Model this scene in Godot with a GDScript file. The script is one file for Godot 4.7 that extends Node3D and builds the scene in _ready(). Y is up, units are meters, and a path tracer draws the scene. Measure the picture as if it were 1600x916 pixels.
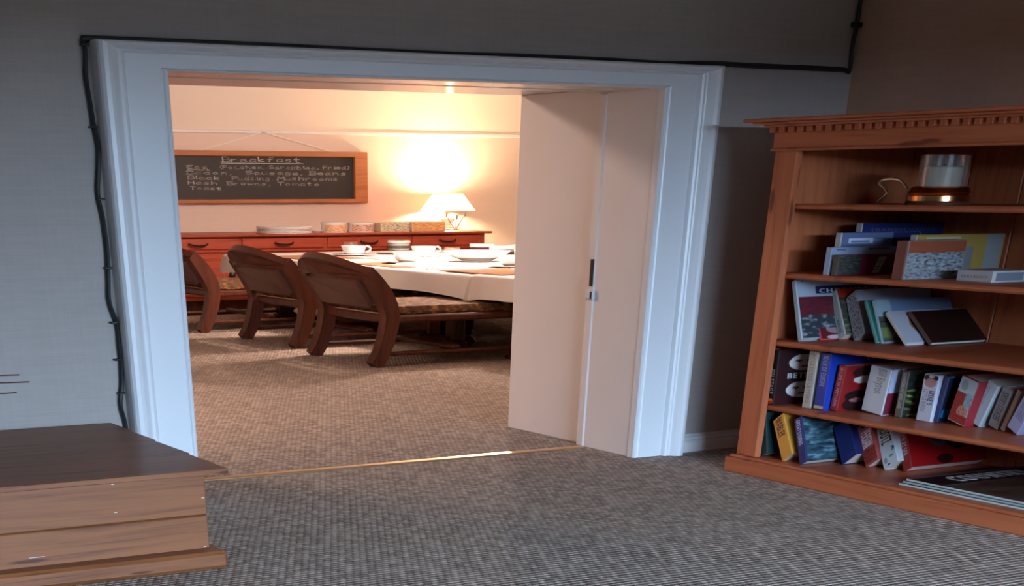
extends Node3D
# A lounge with a wide white doorway into a lamp-lit breakfast room; a pine bookcase on the right, a wooden chest on the left.
# Axes: +X runs along the door wall to the right, -Z runs from the lounge into the breakfast room.

# ---------------------------------------------------------------- lens (pixels of the 1600 x 916 frame)
const EYE := Vector3(0, 1.2, 0)
const PX0 := 625.0            # where the optical axis meets the frame (the lens is shifted)
var foc := 0.0
var ppy := 0.0
var c_right := Vector3.RIGHT
var c_fwd := Vector3.FORWARD
var c_up := Vector3.UP

func ray(x: float, y: float) -> Vector3:
	return c_fwd * foc + c_right * (x - PX0) - c_up * (y - ppy)
func px_y(x: float, y: float, level: float) -> Vector3:
	var d := ray(x, y)
	return EYE + d * ((level - EYE.y) / d.y)
func px_z(x: float, y: float, depth: float) -> Vector3:
	var d := ray(x, y)
	return EYE + d * ((depth - EYE.z) / d.z)
func px_x(x: float, y: float, side: float) -> Vector3:
	var d := ray(x, y)
	return EYE + d * ((side - EYE.x) / d.x)

# ---------------------------------------------------------------- nodes
var taken := {}
func numbered(called: String) -> String:
	if not taken.has(called):
		taken[called] = 0
		return called
	taken[called] += 1
	return "%s_%03d" % [called, taken[called]]

func thing(called: String, label: String, category: String, at := Vector3.ZERO, group := "") -> Node3D:
	var o := Node3D.new()
	o.name = numbered(called)
	add_child(o)
	o.position = at
	o.set_meta("label", label)
	o.set_meta("category", category)
	if group:
		o.set_meta("group", group)
	return o

func structure(called: String, label: String, category: String) -> Node3D:
	var o := thing(called, label, category)
	o.set_meta("kind", "structure")
	return o

func part(parent: Node, called: String, m: Mesh, mat: Material, at := Vector3.ZERO, label := "") -> MeshInstance3D:
	var o := MeshInstance3D.new()
	o.name = called
	o.mesh = m
	o.material_override = mat
	o.position = at
	parent.add_child(o, true)
	if label:
		o.set_meta("label", label)
	return o

# ---------------------------------------------------------------- shapes
func begin() -> SurfaceTool:
	var st := SurfaceTool.new()
	st.begin(Mesh.PRIMITIVE_TRIANGLES)
	st.set_smooth_group(-1)
	return st

func tri(st: SurfaceTool, a: Vector3, b: Vector3, c: Vector3, out: Vector3) -> void:
	# front faces run clockwise
	if (b - a).cross(c - a).dot(out) > 0.0:
		var t := b
		b = c
		c = t
	st.add_vertex(a)
	st.add_vertex(b)
	st.add_vertex(c)

func quad(st: SurfaceTool, a: Vector3, b: Vector3, c: Vector3, d: Vector3, out: Vector3) -> void:
	tri(st, a, b, c, out)
	tri(st, a, c, d, out)

func done(st: SurfaceTool) -> ArrayMesh:
	st.generate_normals()
	return st.commit()

# a chamfered box
func cbox(st: SurfaceTool, centre: Vector3, size: Vector3, bevel := 0.0, basis := Basis.IDENTITY) -> void:
	var h := size / 2.0
	var b: float = minf(bevel, minf(h.x, minf(h.y, h.z)) * 0.9)
	var ax := [Vector3.RIGHT, Vector3.UP, Vector3.BACK]
	for a in 3:
		var u: int = (a + 1) % 3
		var v: int = (a + 2) % 3
		for s in [-1.0, 1.0]:
			var n: Vector3 = ax[a] * s
			var o: Vector3 = n * h[a]
			var du: Vector3 = ax[u] * (h[u] - b)
			var dv: Vector3 = ax[v] * (h[v] - b)
			quad(st, centre + basis * (o - du - dv), centre + basis * (o + du - dv), centre + basis * (o + du + dv), centre + basis * (o - du + dv), basis * n)
		if b > 0.0:
			for s in [-1.0, 1.0]:
				for t in [-1.0, 1.0]:
					var nu: Vector3 = ax[u] * s
					var nv: Vector3 = ax[v] * t
					var e: Vector3 = ax[a] * (h[a] - b)
					var p: Vector3 = nu * h[u] + nv * (h[v] - b)
					var q: Vector3 = nu * (h[u] - b) + nv * h[v]
					quad(st, centre + basis * (p - e), centre + basis * (p + e), centre + basis * (q + e), centre + basis * (q - e), basis * (nu + nv))
	if b > 0.0:
		for sx in [-1.0, 1.0]:
			for sy in [-1.0, 1.0]:
				for sz in [-1.0, 1.0]:
					var k := Vector3(sx, sy, sz)
					tri(st, centre + basis * (k * Vector3(h.x, h.y - b, h.z - b)), centre + basis * (k * Vector3(h.x - b, h.y, h.z - b)), centre + basis * (k * Vector3(h.x - b, h.y - b, h.z)), basis * k)

func box(size: Vector3, bevel := 0.0, centre := Vector3.ZERO) -> ArrayMesh:
	var st := begin()
	cbox(st, centre, size, bevel)
	return done(st)

func span(st: SurfaceTool, lo: Vector3, hi: Vector3, bevel := 0.0) -> void:
	cbox(st, (lo + hi) / 2.0, (hi - lo).abs(), bevel)

func spanned(lo: Vector3, hi: Vector3, bevel := 0.0) -> ArrayMesh:
	var st := begin()
	span(st, lo, hi, bevel)
	return done(st)

# a turned shape: points of (radius, height)
func turned(points: Array, sides := 28) -> ArrayMesh:
	var st := SurfaceTool.new()
	st.begin(Mesh.PRIMITIVE_TRIANGLES)
	for i in points.size() - 1:
		var p: Vector2 = points[i]
		var q: Vector2 = points[i + 1]
		var t := (q - p).normalized()
		var n2 := Vector2(t.y, -t.x)          # outward for a profile that runs upwards
		for k in sides:
			var a0 := TAU * k / sides
			var a1 := TAU * (k + 1) / sides
			var d0 := Vector3(cos(a0), 0, sin(a0))
			var d1 := Vector3(cos(a1), 0, sin(a1))
			var v := [d0 * p.x + Vector3.UP * p.y, d1 * p.x + Vector3.UP * p.y, d1 * q.x + Vector3.UP * q.y, d0 * q.x + Vector3.UP * q.y]
			var n := [d0 * n2.x + Vector3.UP * n2.y, d1 * n2.x + Vector3.UP * n2.y, d1 * n2.x + Vector3.UP * n2.y, d0 * n2.x + Vector3.UP * n2.y]
			for tr in [[0, 1, 2], [0, 2, 3]]:
				var ids: Array = tr
				var va: Vector3 = v[ids[0]]
				var vb: Vector3 = v[ids[1]]
				var vc: Vector3 = v[ids[2]]
				if (vb - va).cross(vc - va).dot(n[0]) > 0.0:
					ids = [ids[0], ids[2], ids[1]]
				for j in ids:
					st.set_normal(n[j])
					st.add_vertex(v[j])
	return st.commit()

# a round bar along points
func tube(st: SurfaceTool, pts: Array, r: float, sides := 8) -> void:
	var prev := []
	for i in pts.size():
		var t: Vector3 = (pts[mini(i + 1, pts.size() - 1)] - pts[maxi(i - 1, 0)]).normalized()
		var u := t.cross(Vector3(0.31, 0.57, 0.76)).normalized()
		var w := t.cross(u).normalized()
		var ring := []
		for k in sides:
			var a := TAU * k / sides
			ring.append(pts[i] + (u * cos(a) + w * sin(a)) * r)
		if prev:
			for k in sides:
				var j := (k + 1) % sides
				quad(st, prev[k], prev[j], ring[j], ring[k], (prev[k] + ring[j] - pts[i] - pts[i - 1]))
		prev = ring
	for e in [0, pts.size() - 1]:
		var t: Vector3 = (pts[1] - pts[0]) * (-1.0) if e == 0 else pts[e] - pts[e - 1]
		var u: Vector3 = ((pts[1] - pts[0]) if e == 0 else t).normalized().cross(Vector3(0.31, 0.57, 0.76)).normalized()
		var w := t.normalized().cross(u).normalized()
		for k in sides:
			var a := TAU * k / sides
			var b := TAU * (k + 1) / sides
			tri(st, pts[e], pts[e] + (u * cos(a) + w * sin(a)) * r, pts[e] + (u * cos(b) + w * sin(b)) * r, t)

# a plank cut to an outline: the outline lies in the plane of `right` and `up`, the plank is `thick` deep along `deep`
func plank(outline: PackedVector2Array, right: Vector3, up: Vector3, deep: Vector3, thick: float, origin := Vector3.ZERO) -> ArrayMesh:
	var st := begin()
	var ids := Geometry2D.triangulate_polygon(outline)
	var h := deep * (thick / 2.0)
	for i in range(0, ids.size(), 3):
		var p := []
		for k in 3:
			p.append(origin + right * outline[ids[i + k]].x + up * outline[ids[i + k]].y)
		tri(st, p[0] + h, p[1] + h, p[2] + h, deep)
		tri(st, p[0] - h, p[1] - h, p[2] - h, -deep)
	var area := 0.0
	for i in outline.size():
		area += outline[i].cross(outline[(i + 1) % outline.size()])
	for i in outline.size():
		var a := outline[i]
		var b := outline[(i + 1) % outline.size()]
		var n2 := Vector2(b.y - a.y, a.x - b.x) * signf(area)
		var pa := origin + right * a.x + up * a.y
		var pb := origin + right * b.x + up * b.y
		quad(st, pa + h, pb + h, pb - h, pa - h, right * n2.x + up * n2.y)
	return done(st)

# a bent bar of changing width in the XY plane, extruded across z
func bent(points: Array, widths: Array, thick: float) -> ArrayMesh:
	var a := PackedVector2Array()
	var b := PackedVector2Array()
	for i in points.size():
		var t: Vector2 = (points[mini(i + 1, points.size() - 1)] - points[maxi(i - 1, 0)]).normalized()
		var n: Vector2 = Vector2(-t.y, t.x) * (widths[i] / 2.0)
		a.append(points[i] + n)
		b.append(points[i] - n)
	b.reverse()
	a.append_array(b)
	return plank(a, Vector3.RIGHT, Vector3.UP, Vector3.BACK, thick)

func smooth_curve(pts: Array, steps: int) -> Array:
	var out := []
	for i in pts.size() - 1:
		var p0 = pts[maxi(i - 1, 0)]
		var p1 = pts[i]
		var p2 = pts[i + 1]
		var p3 = pts[mini(i + 2, pts.size() - 1)]
		for k in steps:
			out.append(p1.cubic_interpolate(p2, p0, p3, float(k) / steps))
	out.append(pts[-1])
	return out

# ---------------------------------------------------------------- materials
func srgb(r: float, g: float, b: float) -> Color:
	return Color(r, g, b).linear_to_srgb()

func paint(r: float, g: float, b: float, rough := 0.6, metal := 0.0) -> StandardMaterial3D:
	var m := StandardMaterial3D.new()
	m.albedo_color = srgb(r, g, b)
	m.roughness = rough
	m.metallic = metal
	return m

func noise(seed_: int, freq: float, octaves := 3) -> FastNoiseLite:
	var n := FastNoiseLite.new()
	n.seed = seed_
	n.frequency = freq
	n.fractal_octaves = octaves
	n.noise_type = FastNoiseLite.TYPE_SIMPLEX_SMOOTH
	return n

# seamless noise sample on a torus
func wrap_noise(n: FastNoiseLite, u: float, v: float, ku: float, kv: float) -> float:
	var a := u * TAU
	var b := v * TAU
	return n.get_noise_3d(cos(a) * ku + 10.0 * cos(b) * kv * 0.0 + sin(b) * kv * 0.7, sin(a) * ku + cos(b) * kv * 0.7, cos(b) * kv * 0.7 - sin(a) * ku * 0.3)

# wood: the grain runs along u (or v), with knots
func wood(base: Color, dark: Color, upright: bool, seed_: int, scale: Vector3, rough := 0.5, knots := 5) -> StandardMaterial3D:
	var size := 256
	var im := Image.create(size, size, false, Image.FORMAT_RGB8)
	var n1 := noise(seed_, 1.0, 4)
	var n2 := noise(seed_ + 7, 1.0, 2)
	var rng := RandomNumberGenerator.new()
	rng.seed = seed_ * 31 + 5
	var spots := []
	for k in knots:
		spots.append([rng.randf(), rng.randf(), rng.randf_range(0.012, 0.026)])
	for y in size:
		for x in size:
			var u := float(x) / size
			var v := float(y) / size
			var bend := 0.0
			var knot := 0.0
			for s in spots:
				var du: float = absf(u - s[0])
				du = minf(du, 1.0 - du)
				var dv: float = v - s[1]
				dv -= roundf(dv)
				var d := sqrt(du * du * 0.16 + dv * dv)
				bend += dv * 2.2 * exp(-d * d / 0.004)
				knot = maxf(knot, 1.0 - smoothstep(s[2] * 0.5, s[2], d))
			var g := wrap_noise(n1, u, v + bend * 0.03, 0.35, 2.6)
			var fine := wrap_noise(n2, u, v, 0.9, 16.0)
			var t := clampf(0.42 + g * 0.75 + fine * 0.28, 0.0, 1.0)
			var c := base.lerp(dark, t * t)
			c = c.lerp(dark * Color(0.45, 0.4, 0.4), knot * 0.85)
			im.set_pixel(y if upright else x, x if upright else y, c.linear_to_srgb())
	var m := StandardMaterial3D.new()
	m.albedo_texture = ImageTexture.create_from_image(im)
	m.uv1_triplanar = true
	m.uv1_scale = scale
	m.roughness = rough
	m.metallic_specular = 0.35
	return m

func carpet() -> StandardMaterial3D:
	var size := 512
	var cells := 32
	var im := Image.create(size, size, false, Image.FORMAT_RGB8)
	var hm := Image.create(size, size, false, Image.FORMAT_RGB8)
	var rng := RandomNumberGenerator.new()
	rng.seed = 77
	var tone := []
	for i in cells * cells * 2:
		tone.append(rng.randf())
	var n := noise(5, 0.09, 2)
	for y in size:
		for x in size:
			var cy := float(y) / size * cells
			var row := int(cy)
			var cx := fposmod(float(x) / size * cells + (0.5 if row % 2 == 1 else 0.0), cells)
			var col := int(cx)
			var fx := cx - col - 0.5
			var fy := cy - row - 0.5
			var d := sqrt(fx * fx * 2.4 + fy * fy * 3.6)
			var loop := 1.0 - smoothstep(0.25, 0.85, d)
			var k: float = tone[row * cells + col]
			var f := n.get_noise_2d(x, y) * 0.22
			var t := clampf(0.3 + 0.3 * loop + (k - 0.5) * 0.42 + f, 0.0, 1.0)
			im.set_pixel(x, y, Color(0.19, 0.15, 0.124).lerp(Color(0.71, 0.59, 0.50), t).linear_to_srgb())
			hm.set_pixel(x, y, Color(loop, loop, loop))
	var m := StandardMaterial3D.new()
	m.albedo_texture = ImageTexture.create_from_image(im)
	m.heightmap_enabled = true
	m.heightmap_texture = ImageTexture.create_from_image(hm)
	m.heightmap_scale = 0.5
	m.uv1_triplanar = true
	m.uv1_world_triplanar = true
	m.uv1_scale = Vector3(0.95, 0.95, 0.95)
	m.roughness = 0.95
	m.metallic_specular = 0.2
	return m

func wallpaper(c: Color, amount: float, seed_: int, scale := Vector3(0.9, 2.0, 0.9)) -> StandardMaterial3D:
	var size := 256
	var im := Image.create(size, size, false, Image.FORMAT_RGB8)
	var n := noise(seed_, 0.05, 3)
	var rng := RandomNumberGenerator.new()
	rng.seed = seed_
	var rows := []
	for i in size:
		rows.append(rng.randf_range(-1, 1))
	for y in size:
		for x in size:
			var t: float = rows[y] * 0.6 + rows[(x * 7 + 31) % size] * 0.4 + n.get_noise_2d(x * 0.3, y) * 0.8
			var k := 1.0 + t * amount
			im.set_pixel(x, y, Color(c.r * k, c.g * k, c.b * k).linear_to_srgb())
	var m := StandardMaterial3D.new()
	m.albedo_texture = ImageTexture.create_from_image(im)
	m.uv1_triplanar = true
	m.uv1_world_triplanar = true
	m.uv1_scale = scale
	m.roughness = 0.85
	return m

# ---------------------------------------------------------------- prints
func oval(im: Image, cx: float, cy: float, rx: float, ry: float, c: Color) -> void:
	var w := im.get_width()
	var h := im.get_height()
	for y in range(maxi(0, int((cy - ry) * h)), mini(h, int((cy + ry) * h) + 1)):
		for x in range(maxi(0, int((cx - rx) * w)), mini(w, int((cx + rx) * w) + 1)):
			var a := (float(x) / w - cx) / rx
			var b := (float(y) / h - cy) / ry
			if a * a + b * b <= 1.0:
				im.set_pixel(x, y, c)

func bar(im: Image, x0: float, y0: float, x1: float, y1: float, c: Color) -> void:
	var w := im.get_width()
	var h := im.get_height()
	im.fill_rect(Rect2i(int(x0 * w), int(y0 * h), maxi(1, int((x1 - x0) * w)), maxi(1, int((y1 - y0) * h))), c)

func blotches(im: Image, c: Color, seed_: int, freq: float, cut: float, y0 := 0.0, y1 := 1.0) -> void:
	var n := noise(seed_, freq * 1.5, 3)
	for y in range(int(y0 * im.get_height()), int(y1 * im.get_height())):
		for x in im.get_width():
			var v := n.get_noise_2d(x, y * 1.6)
			if v > cut:
				im.set_pixel(x, y, im.get_pixel(x, y).lerp(c, clampf((v - cut) * 2.6, 0.0, 1.0)))

func sheet(c: Color) -> Image:
	var im := Image.create(64, 64, false, Image.FORMAT_RGB8)
	im.fill(c)
	return im

func printed(im: Image, rough := 0.4) -> StandardMaterial3D:
	var m := StandardMaterial3D.new()
	m.albedo_texture = ImageTexture.create_from_image(im)
	m.roughness = rough
	m.texture_repeat = false
	return m

# a flat print on a rectangle: `right` and `up` are its edges from the lower left corner
func print_mesh(o: Vector3, right: Vector3, up: Vector3) -> ArrayMesh:
	var st := begin()
	var n := right.cross(up)
	var p := [o, o + right, o + right + up, o + up]
	var uv := [Vector2(0, 1), Vector2(1, 1), Vector2(1, 0), Vector2(0, 0)]
	for ids in [[0, 2, 1], [0, 3, 2]]:
		for i in ids:
			st.set_uv(uv[i])
			st.set_normal(n.normalized())
			st.add_vertex(p[i])
	return st.commit()

var face: SystemFont
func lettering(parent: Node, text: String, centre: Vector3, right: Vector3, up: Vector3, w: float, h: float, mat: Material, serif := false) -> void:
	var t := TextMesh.new()
	if face == null:
		face = SystemFont.new()
		face.font_names = PackedStringArray(["Droid Sans"])
		face.font_weight = 700
	t.font = face
	t.text = text
	t.font_size = 24
	t.pixel_size = 0.01
	t.depth = 0.05
	t.curve_step = 4.0
	var box_ := t.get_aabb()
	var o := part(parent, "lettering", t, mat)
	var b := Basis(right, up, right.cross(up))
	o.transform = Transform3D(b * Basis.from_scale(Vector3(w / maxf(box_.size.x, 0.01), h / maxf(box_.size.y, 0.01), 0.02)), Vector3.ZERO)
	o.position = centre - o.transform.basis * (box_.position + box_.size / 2.0)

# ---------------------------------------------------------------- chalk handwriting: each letter is a few strokes on a unit cell
const STROKES := {
	"B": [[0.1, 0, 0.1, 1], [0, 1, 0.45, 1, 0.6, 0.8, 0.45, 0.55, 0.1, 0.52, 0.5, 0.5, 0.66, 0.25, 0.45, 0, 0, 0]],
	"E": [[0.6, 0.95, 0.2, 1, 0.05, 0.75, 0.3, 0.55, 0.5, 0.52, 0.2, 0.5, 0.02, 0.2, 0.25, 0, 0.6, 0.06]],
	"P": [[0.1, 0, 0.1, 1], [0, 0.98, 0.5, 1, 0.62, 0.75, 0.5, 0.5, 0.1, 0.48]],
	"S": [[0.58, 0.85, 0.35, 1, 0.08, 0.85, 0.1, 0.62, 0.5, 0.42, 0.58, 0.2, 0.3, 0, 0.03, 0.14]],
	"F": [[0.1, 0, 0.12, 1, 0.6, 1], [0.1, 0.55, 0.48, 0.55]],
	"M": [[0, 0, 0.08, 1, 0.35, 0.45, 0.62, 1, 0.72, 0]],
	"H": [[0.08, 0, 0.08, 1], [0.56, 0, 0.56, 1], [0.08, 0.5, 0.56, 0.52]],
	"T": [[0, 1, 0.62, 1], [0.3, 1, 0.28, 0]],
	"a": [[0.5, 0.55, 0.25, 0.62, 0.04, 0.3, 0.22, 0, 0.48, 0.25, 0.5, 0.58, 0.5, 0.08, 0.6, 0]],
	"b": [[0.08, 1, 0.06, 0, 0.35, 0, 0.5, 0.28, 0.3, 0.58, 0.06, 0.4]],
	"c": [[0.5, 0.5, 0.28, 0.62, 0.05, 0.3, 0.25, 0, 0.52, 0.1]],
	"d": [[0.48, 0.45, 0.25, 0.6, 0.04, 0.28, 0.22, 0, 0.48, 0.25, 0.5, 1, 0.5, 0.06, 0.6, 0]],
	"e": [[0.06, 0.3, 0.48, 0.38, 0.36, 0.62, 0.1, 0.5, 0.04, 0.22, 0.25, 0, 0.55, 0.1]],
	"f": [[0.5, 0.95, 0.3, 1, 0.2, 0.75, 0.2, 0], [0.02, 0.58, 0.45, 0.58]],
	"g": [[0.48, 0.5, 0.25, 0.62, 0.06, 0.32, 0.24, 0.06, 0.48, 0.3, 0.5, 0.58, 0.46, -0.25, 0.2, -0.36, 0.04, -0.22]],
	"h": [[0.06, 1, 0.06, 0], [0.06, 0.35, 0.3, 0.6, 0.48, 0.45, 0.5, 0]],
	"i": [[0.15, 0.58, 0.15, 0.06, 0.26, 0], [0.15, 0.82, 0.17, 0.84]],
	"k": [[0.06, 1, 0.06, 0], [0.48, 0.6, 0.1, 0.26, 0.5, 0]],
	"l": [[0.12, 1, 0.1, 0.1, 0.22, 0]],
	"m": [[0.04, 0.6, 0.05, 0], [0.05, 0.4, 0.2, 0.6, 0.32, 0.45, 0.33, 0], [0.33, 0.42, 0.48, 0.6, 0.6, 0.45, 0.62, 0]],
	"n": [[0.06, 0.6, 0.06, 0], [0.06, 0.38, 0.28, 0.6, 0.46, 0.44, 0.48, 0]],
	"o": [[0.28, 0.62, 0.05, 0.32, 0.25, 0, 0.5, 0.3, 0.3, 0.62]],
	"r": [[0.06, 0.6, 0.08, 0], [0.08, 0.36, 0.25, 0.58, 0.44, 0.55]],
	"s": [[0.46, 0.52, 0.25, 0.62, 0.1, 0.46, 0.38, 0.26, 0.42, 0.08, 0.2, 0, 0.04, 0.1]],
	"t": [[0.22, 0.95, 0.2, 0.1, 0.34, 0, 0.46, 0.08], [0.02, 0.62, 0.45, 0.62]],
	"u": [[0.05, 0.58, 0.06, 0.15, 0.22, 0, 0.44, 0.2, 0.46, 0.58, 0.48, 0.05, 0.58, 0]],
	"w": [[0.02, 0.58, 0.14, 0, 0.3, 0.45, 0.44, 0, 0.6, 0.6]],
	"(": [[0.3, 1.05, 0.1, 0.7, 0.1, 0.3, 0.3, -0.1]],
	")": [[0.05, 1.05, 0.28, 0.7, 0.28, 0.3, 0.05, -0.1]],
	",": [[0.15, 0.08, 0.16, 0, 0.06, -0.18]],
}
func chalk(st: SurfaceTool, words: String, from: Vector3, to: Vector3, h: float, seed_: int) -> void:
	var rng := RandomNumberGenerator.new()
	rng.seed = seed_
	var total := 0.0
	for ch in words:
		total += 0.32 if ch in "i,l()" else 0.4 if ch == " " else 0.72
	var k := (to.x - from.x) / total
	var x := 0.0
	for ch in words:
		var lift := rng.randf_range(-0.06, 0.06)
		if STROKES.has(ch):
			for s in STROKES[ch]:
				var pts := []
				for i in range(0, s.size(), 2):
					pts.append(Vector3(from.x + (x + s[i] + rng.randf_range(-0.03, 0.03)) * k, lerpf(from.y, to.y, x / total) + (s[i + 1] + lift) * h, from.z))
				var line := smooth_curve(pts, 3)
				for i in line.size() - 1:
					var a: Vector3 = line[i]
					var b: Vector3 = line[i + 1]
					var d := (b - a).normalized()
					var n := Vector3(-d.y * 0.0095, d.x * 0.0032, 0) * rng.randf_range(0.7, 1.1)
					quad(st, a - n - d * 0.003, b - n + d * 0.003, b + n + d * 0.003, a + n - d * 0.003, Vector3.BACK)
		x += 0.32 if ch in "i,l()" else 0.4 if ch == " " else 0.72

# ================================================================ scene
var M := {}

func _ready() -> void:
	set_camera()
	set_light()
	make_materials()
	build_shell()
	build_doorway()
	build_dining_room()
	build_chest()
	build_bookcase()
	build_books()
	build_small_things()

func set_camera() -> void:
	var hy := 293.0
	var vx1 := 5560.0
	var vx2 := -860.0
	var vy := 4752.0
	var fh := sqrt((vx1 - PX0) * (PX0 - vx2))
	var pitch := asin(fh / (vy - hy))
	foc = fh * cos(pitch)
	ppy = hy + foc * tan(pitch)
	var yaw := atan2(PX0 - vx2, fh)
	c_right = Vector3(cos(yaw), 0, sin(yaw))
	c_fwd = Vector3(sin(yaw) * cos(pitch), -sin(pitch), -cos(yaw) * cos(pitch))
	c_up = c_right.cross(c_fwd)
	var cam := Camera3D.new()
	cam.name = "camera"
	add_child(cam)
	cam.transform = Transform3D(Basis(c_right, c_up, -c_fwd), EYE)
	var near := 0.05
	cam.set_frustum(near * 916.0 / foc, Vector2(near * (800.0 - PX0) / foc, near * (ppy - 458.0) / foc), near, 200.0)
	cam.current = true

func set_light() -> void:
	var we := WorldEnvironment.new()
	we.name = "environment"
	var e := Environment.new()
	e.background_mode = Environment.BG_SKY
	var sky := Sky.new()
	var sm := ProceduralSkyMaterial.new()
	sm.sky_top_color = Color(0.60, 0.72, 0.88)
	sm.sky_horizon_color = Color(0.80, 0.86, 0.93)
	sm.ground_bottom_color = Color(0.12, 0.13, 0.11)
	sm.ground_horizon_color = Color(0.22, 0.23, 0.2)
	sm.sky_energy_multiplier = 0.8
	sky.sky_material = sm
	e.sky = sky
	e.tonemap_mode = Environment.TONE_MAPPER_LINEAR
	e.tonemap_exposure = 1.0
	e.sdfgi_enabled = true
	e.ssao_enabled = true
	e.ssil_enabled = true
	we.environment = e
	add_child(we)
	# overcast daylight that comes down from the sky and in through the lounge window behind the camera
	var day := AreaLight3D.new()
	day.name = "sky_daylight"
	add_child(day)
	day.area_size = Vector2(9.0, 3.0)
	day.area_normalize_energy = false
	day.light_color = Color(0.73, 0.86, 1.0)
	day.light_energy = 62.0
	day.area_range = 60.0
	day.shadow_enabled = true
	day.position = Vector3(2.6, 3.14, 8.0)

func make_materials() -> void:
	M.carpet = carpet()
	M.wall = wallpaper(Color(0.42, 0.37, 0.335), 0.05, 3)
	M.wall_tan = wallpaper(Color(0.58, 0.35, 0.25), 0.05, 4)
	M.dining_wall = wallpaper(Color(0.74, 0.63, 0.56), 0.02, 9)
	M.frieze = paint(0.78, 0.72, 0.65, 0.8)
	M.ceiling = paint(0.75, 0.73, 0.7, 0.9)
	M.gloss = paint(0.78, 0.79, 0.8, 0.3)
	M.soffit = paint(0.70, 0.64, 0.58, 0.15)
	M.door = paint(0.80, 0.75, 0.72, 0.4)
	M.brass = paint(0.75, 0.52, 0.28, 0.3, 1.0)
	M.chrome = paint(0.8, 0.8, 0.8, 0.25, 1.0)
	M.cable = paint(0.012, 0.012, 0.014, 0.5)
	M.pine = wood(Color(0.54, 0.155, 0.062), Color(0.34, 0.082, 0.034), false, 11, Vector3(0.5, 1.6, 0.5), 0.45)
	M.pine_up = wood(Color(0.54, 0.155, 0.062), Color(0.34, 0.082, 0.034), true, 12, Vector3(0.9, 0.8, 0.9), 0.45, 3)
	M.chest = wood(Color(0.285, 0.1, 0.034), Color(0.125, 0.036, 0.012), false, 21, Vector3(0.55, 2.6, 1.3), 0.45, 6)
	M.oak = wood(Color(0.115, 0.034, 0.018), Color(0.045, 0.012, 0.007), true, 31, Vector3(0.8, 1.4, 0.8), 0.38, 0)
	M.mahogany = wood(Color(0.42, 0.075, 0.036), Color(0.22, 0.034, 0.018), false, 41, Vector3(0.5, 2.0, 0.5), 0.35, 2)
	M.frame_pine = wood(Color(0.44, 0.19, 0.09), Color(0.28, 0.1, 0.045), false, 51, Vector3(0.6, 2.0, 0.6), 0.5, 2)
	M.leather = paint(0.13, 0.055, 0.038, 0.5)
	M.linen = paint(0.87, 0.85, 0.83, 0.85)
	M.china = paint(0.85, 0.85, 0.85, 0.12)
	M.chalk = paint(0.55, 0.55, 0.55, 0.95)
	M.slate = paint(0.02, 0.02, 0.022, 0.6)
	M.dark_metal = paint(0.03, 0.026, 0.022, 0.4, 0.6)
	M.bronze = paint(0.05, 0.02, 0.016, 0.9)
	M.paper = paint(0.72, 0.69, 0.62, 0.9)
	M.glass = paint(0.95, 0.97, 0.97, 0.03)
	M.glass.transparency = BaseMaterial3D.TRANSPARENCY_ALPHA
	M.glass.albedo_color.a = 0.04

# ---------------------------------------------------------------- the rooms
const LOW := 2.35             # ceilings
const DOOR_WALL := -7.10      # lounge face of the door wall
const DINE_WALL := -8.42      # breakfast room face of the thick door wall
const FAR_WALL := -20.18
const SIDE_WALL := 6.58
const OPEN_L := 2.765
const OPEN_R := 5.345
const HEAD := 1.585

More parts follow.
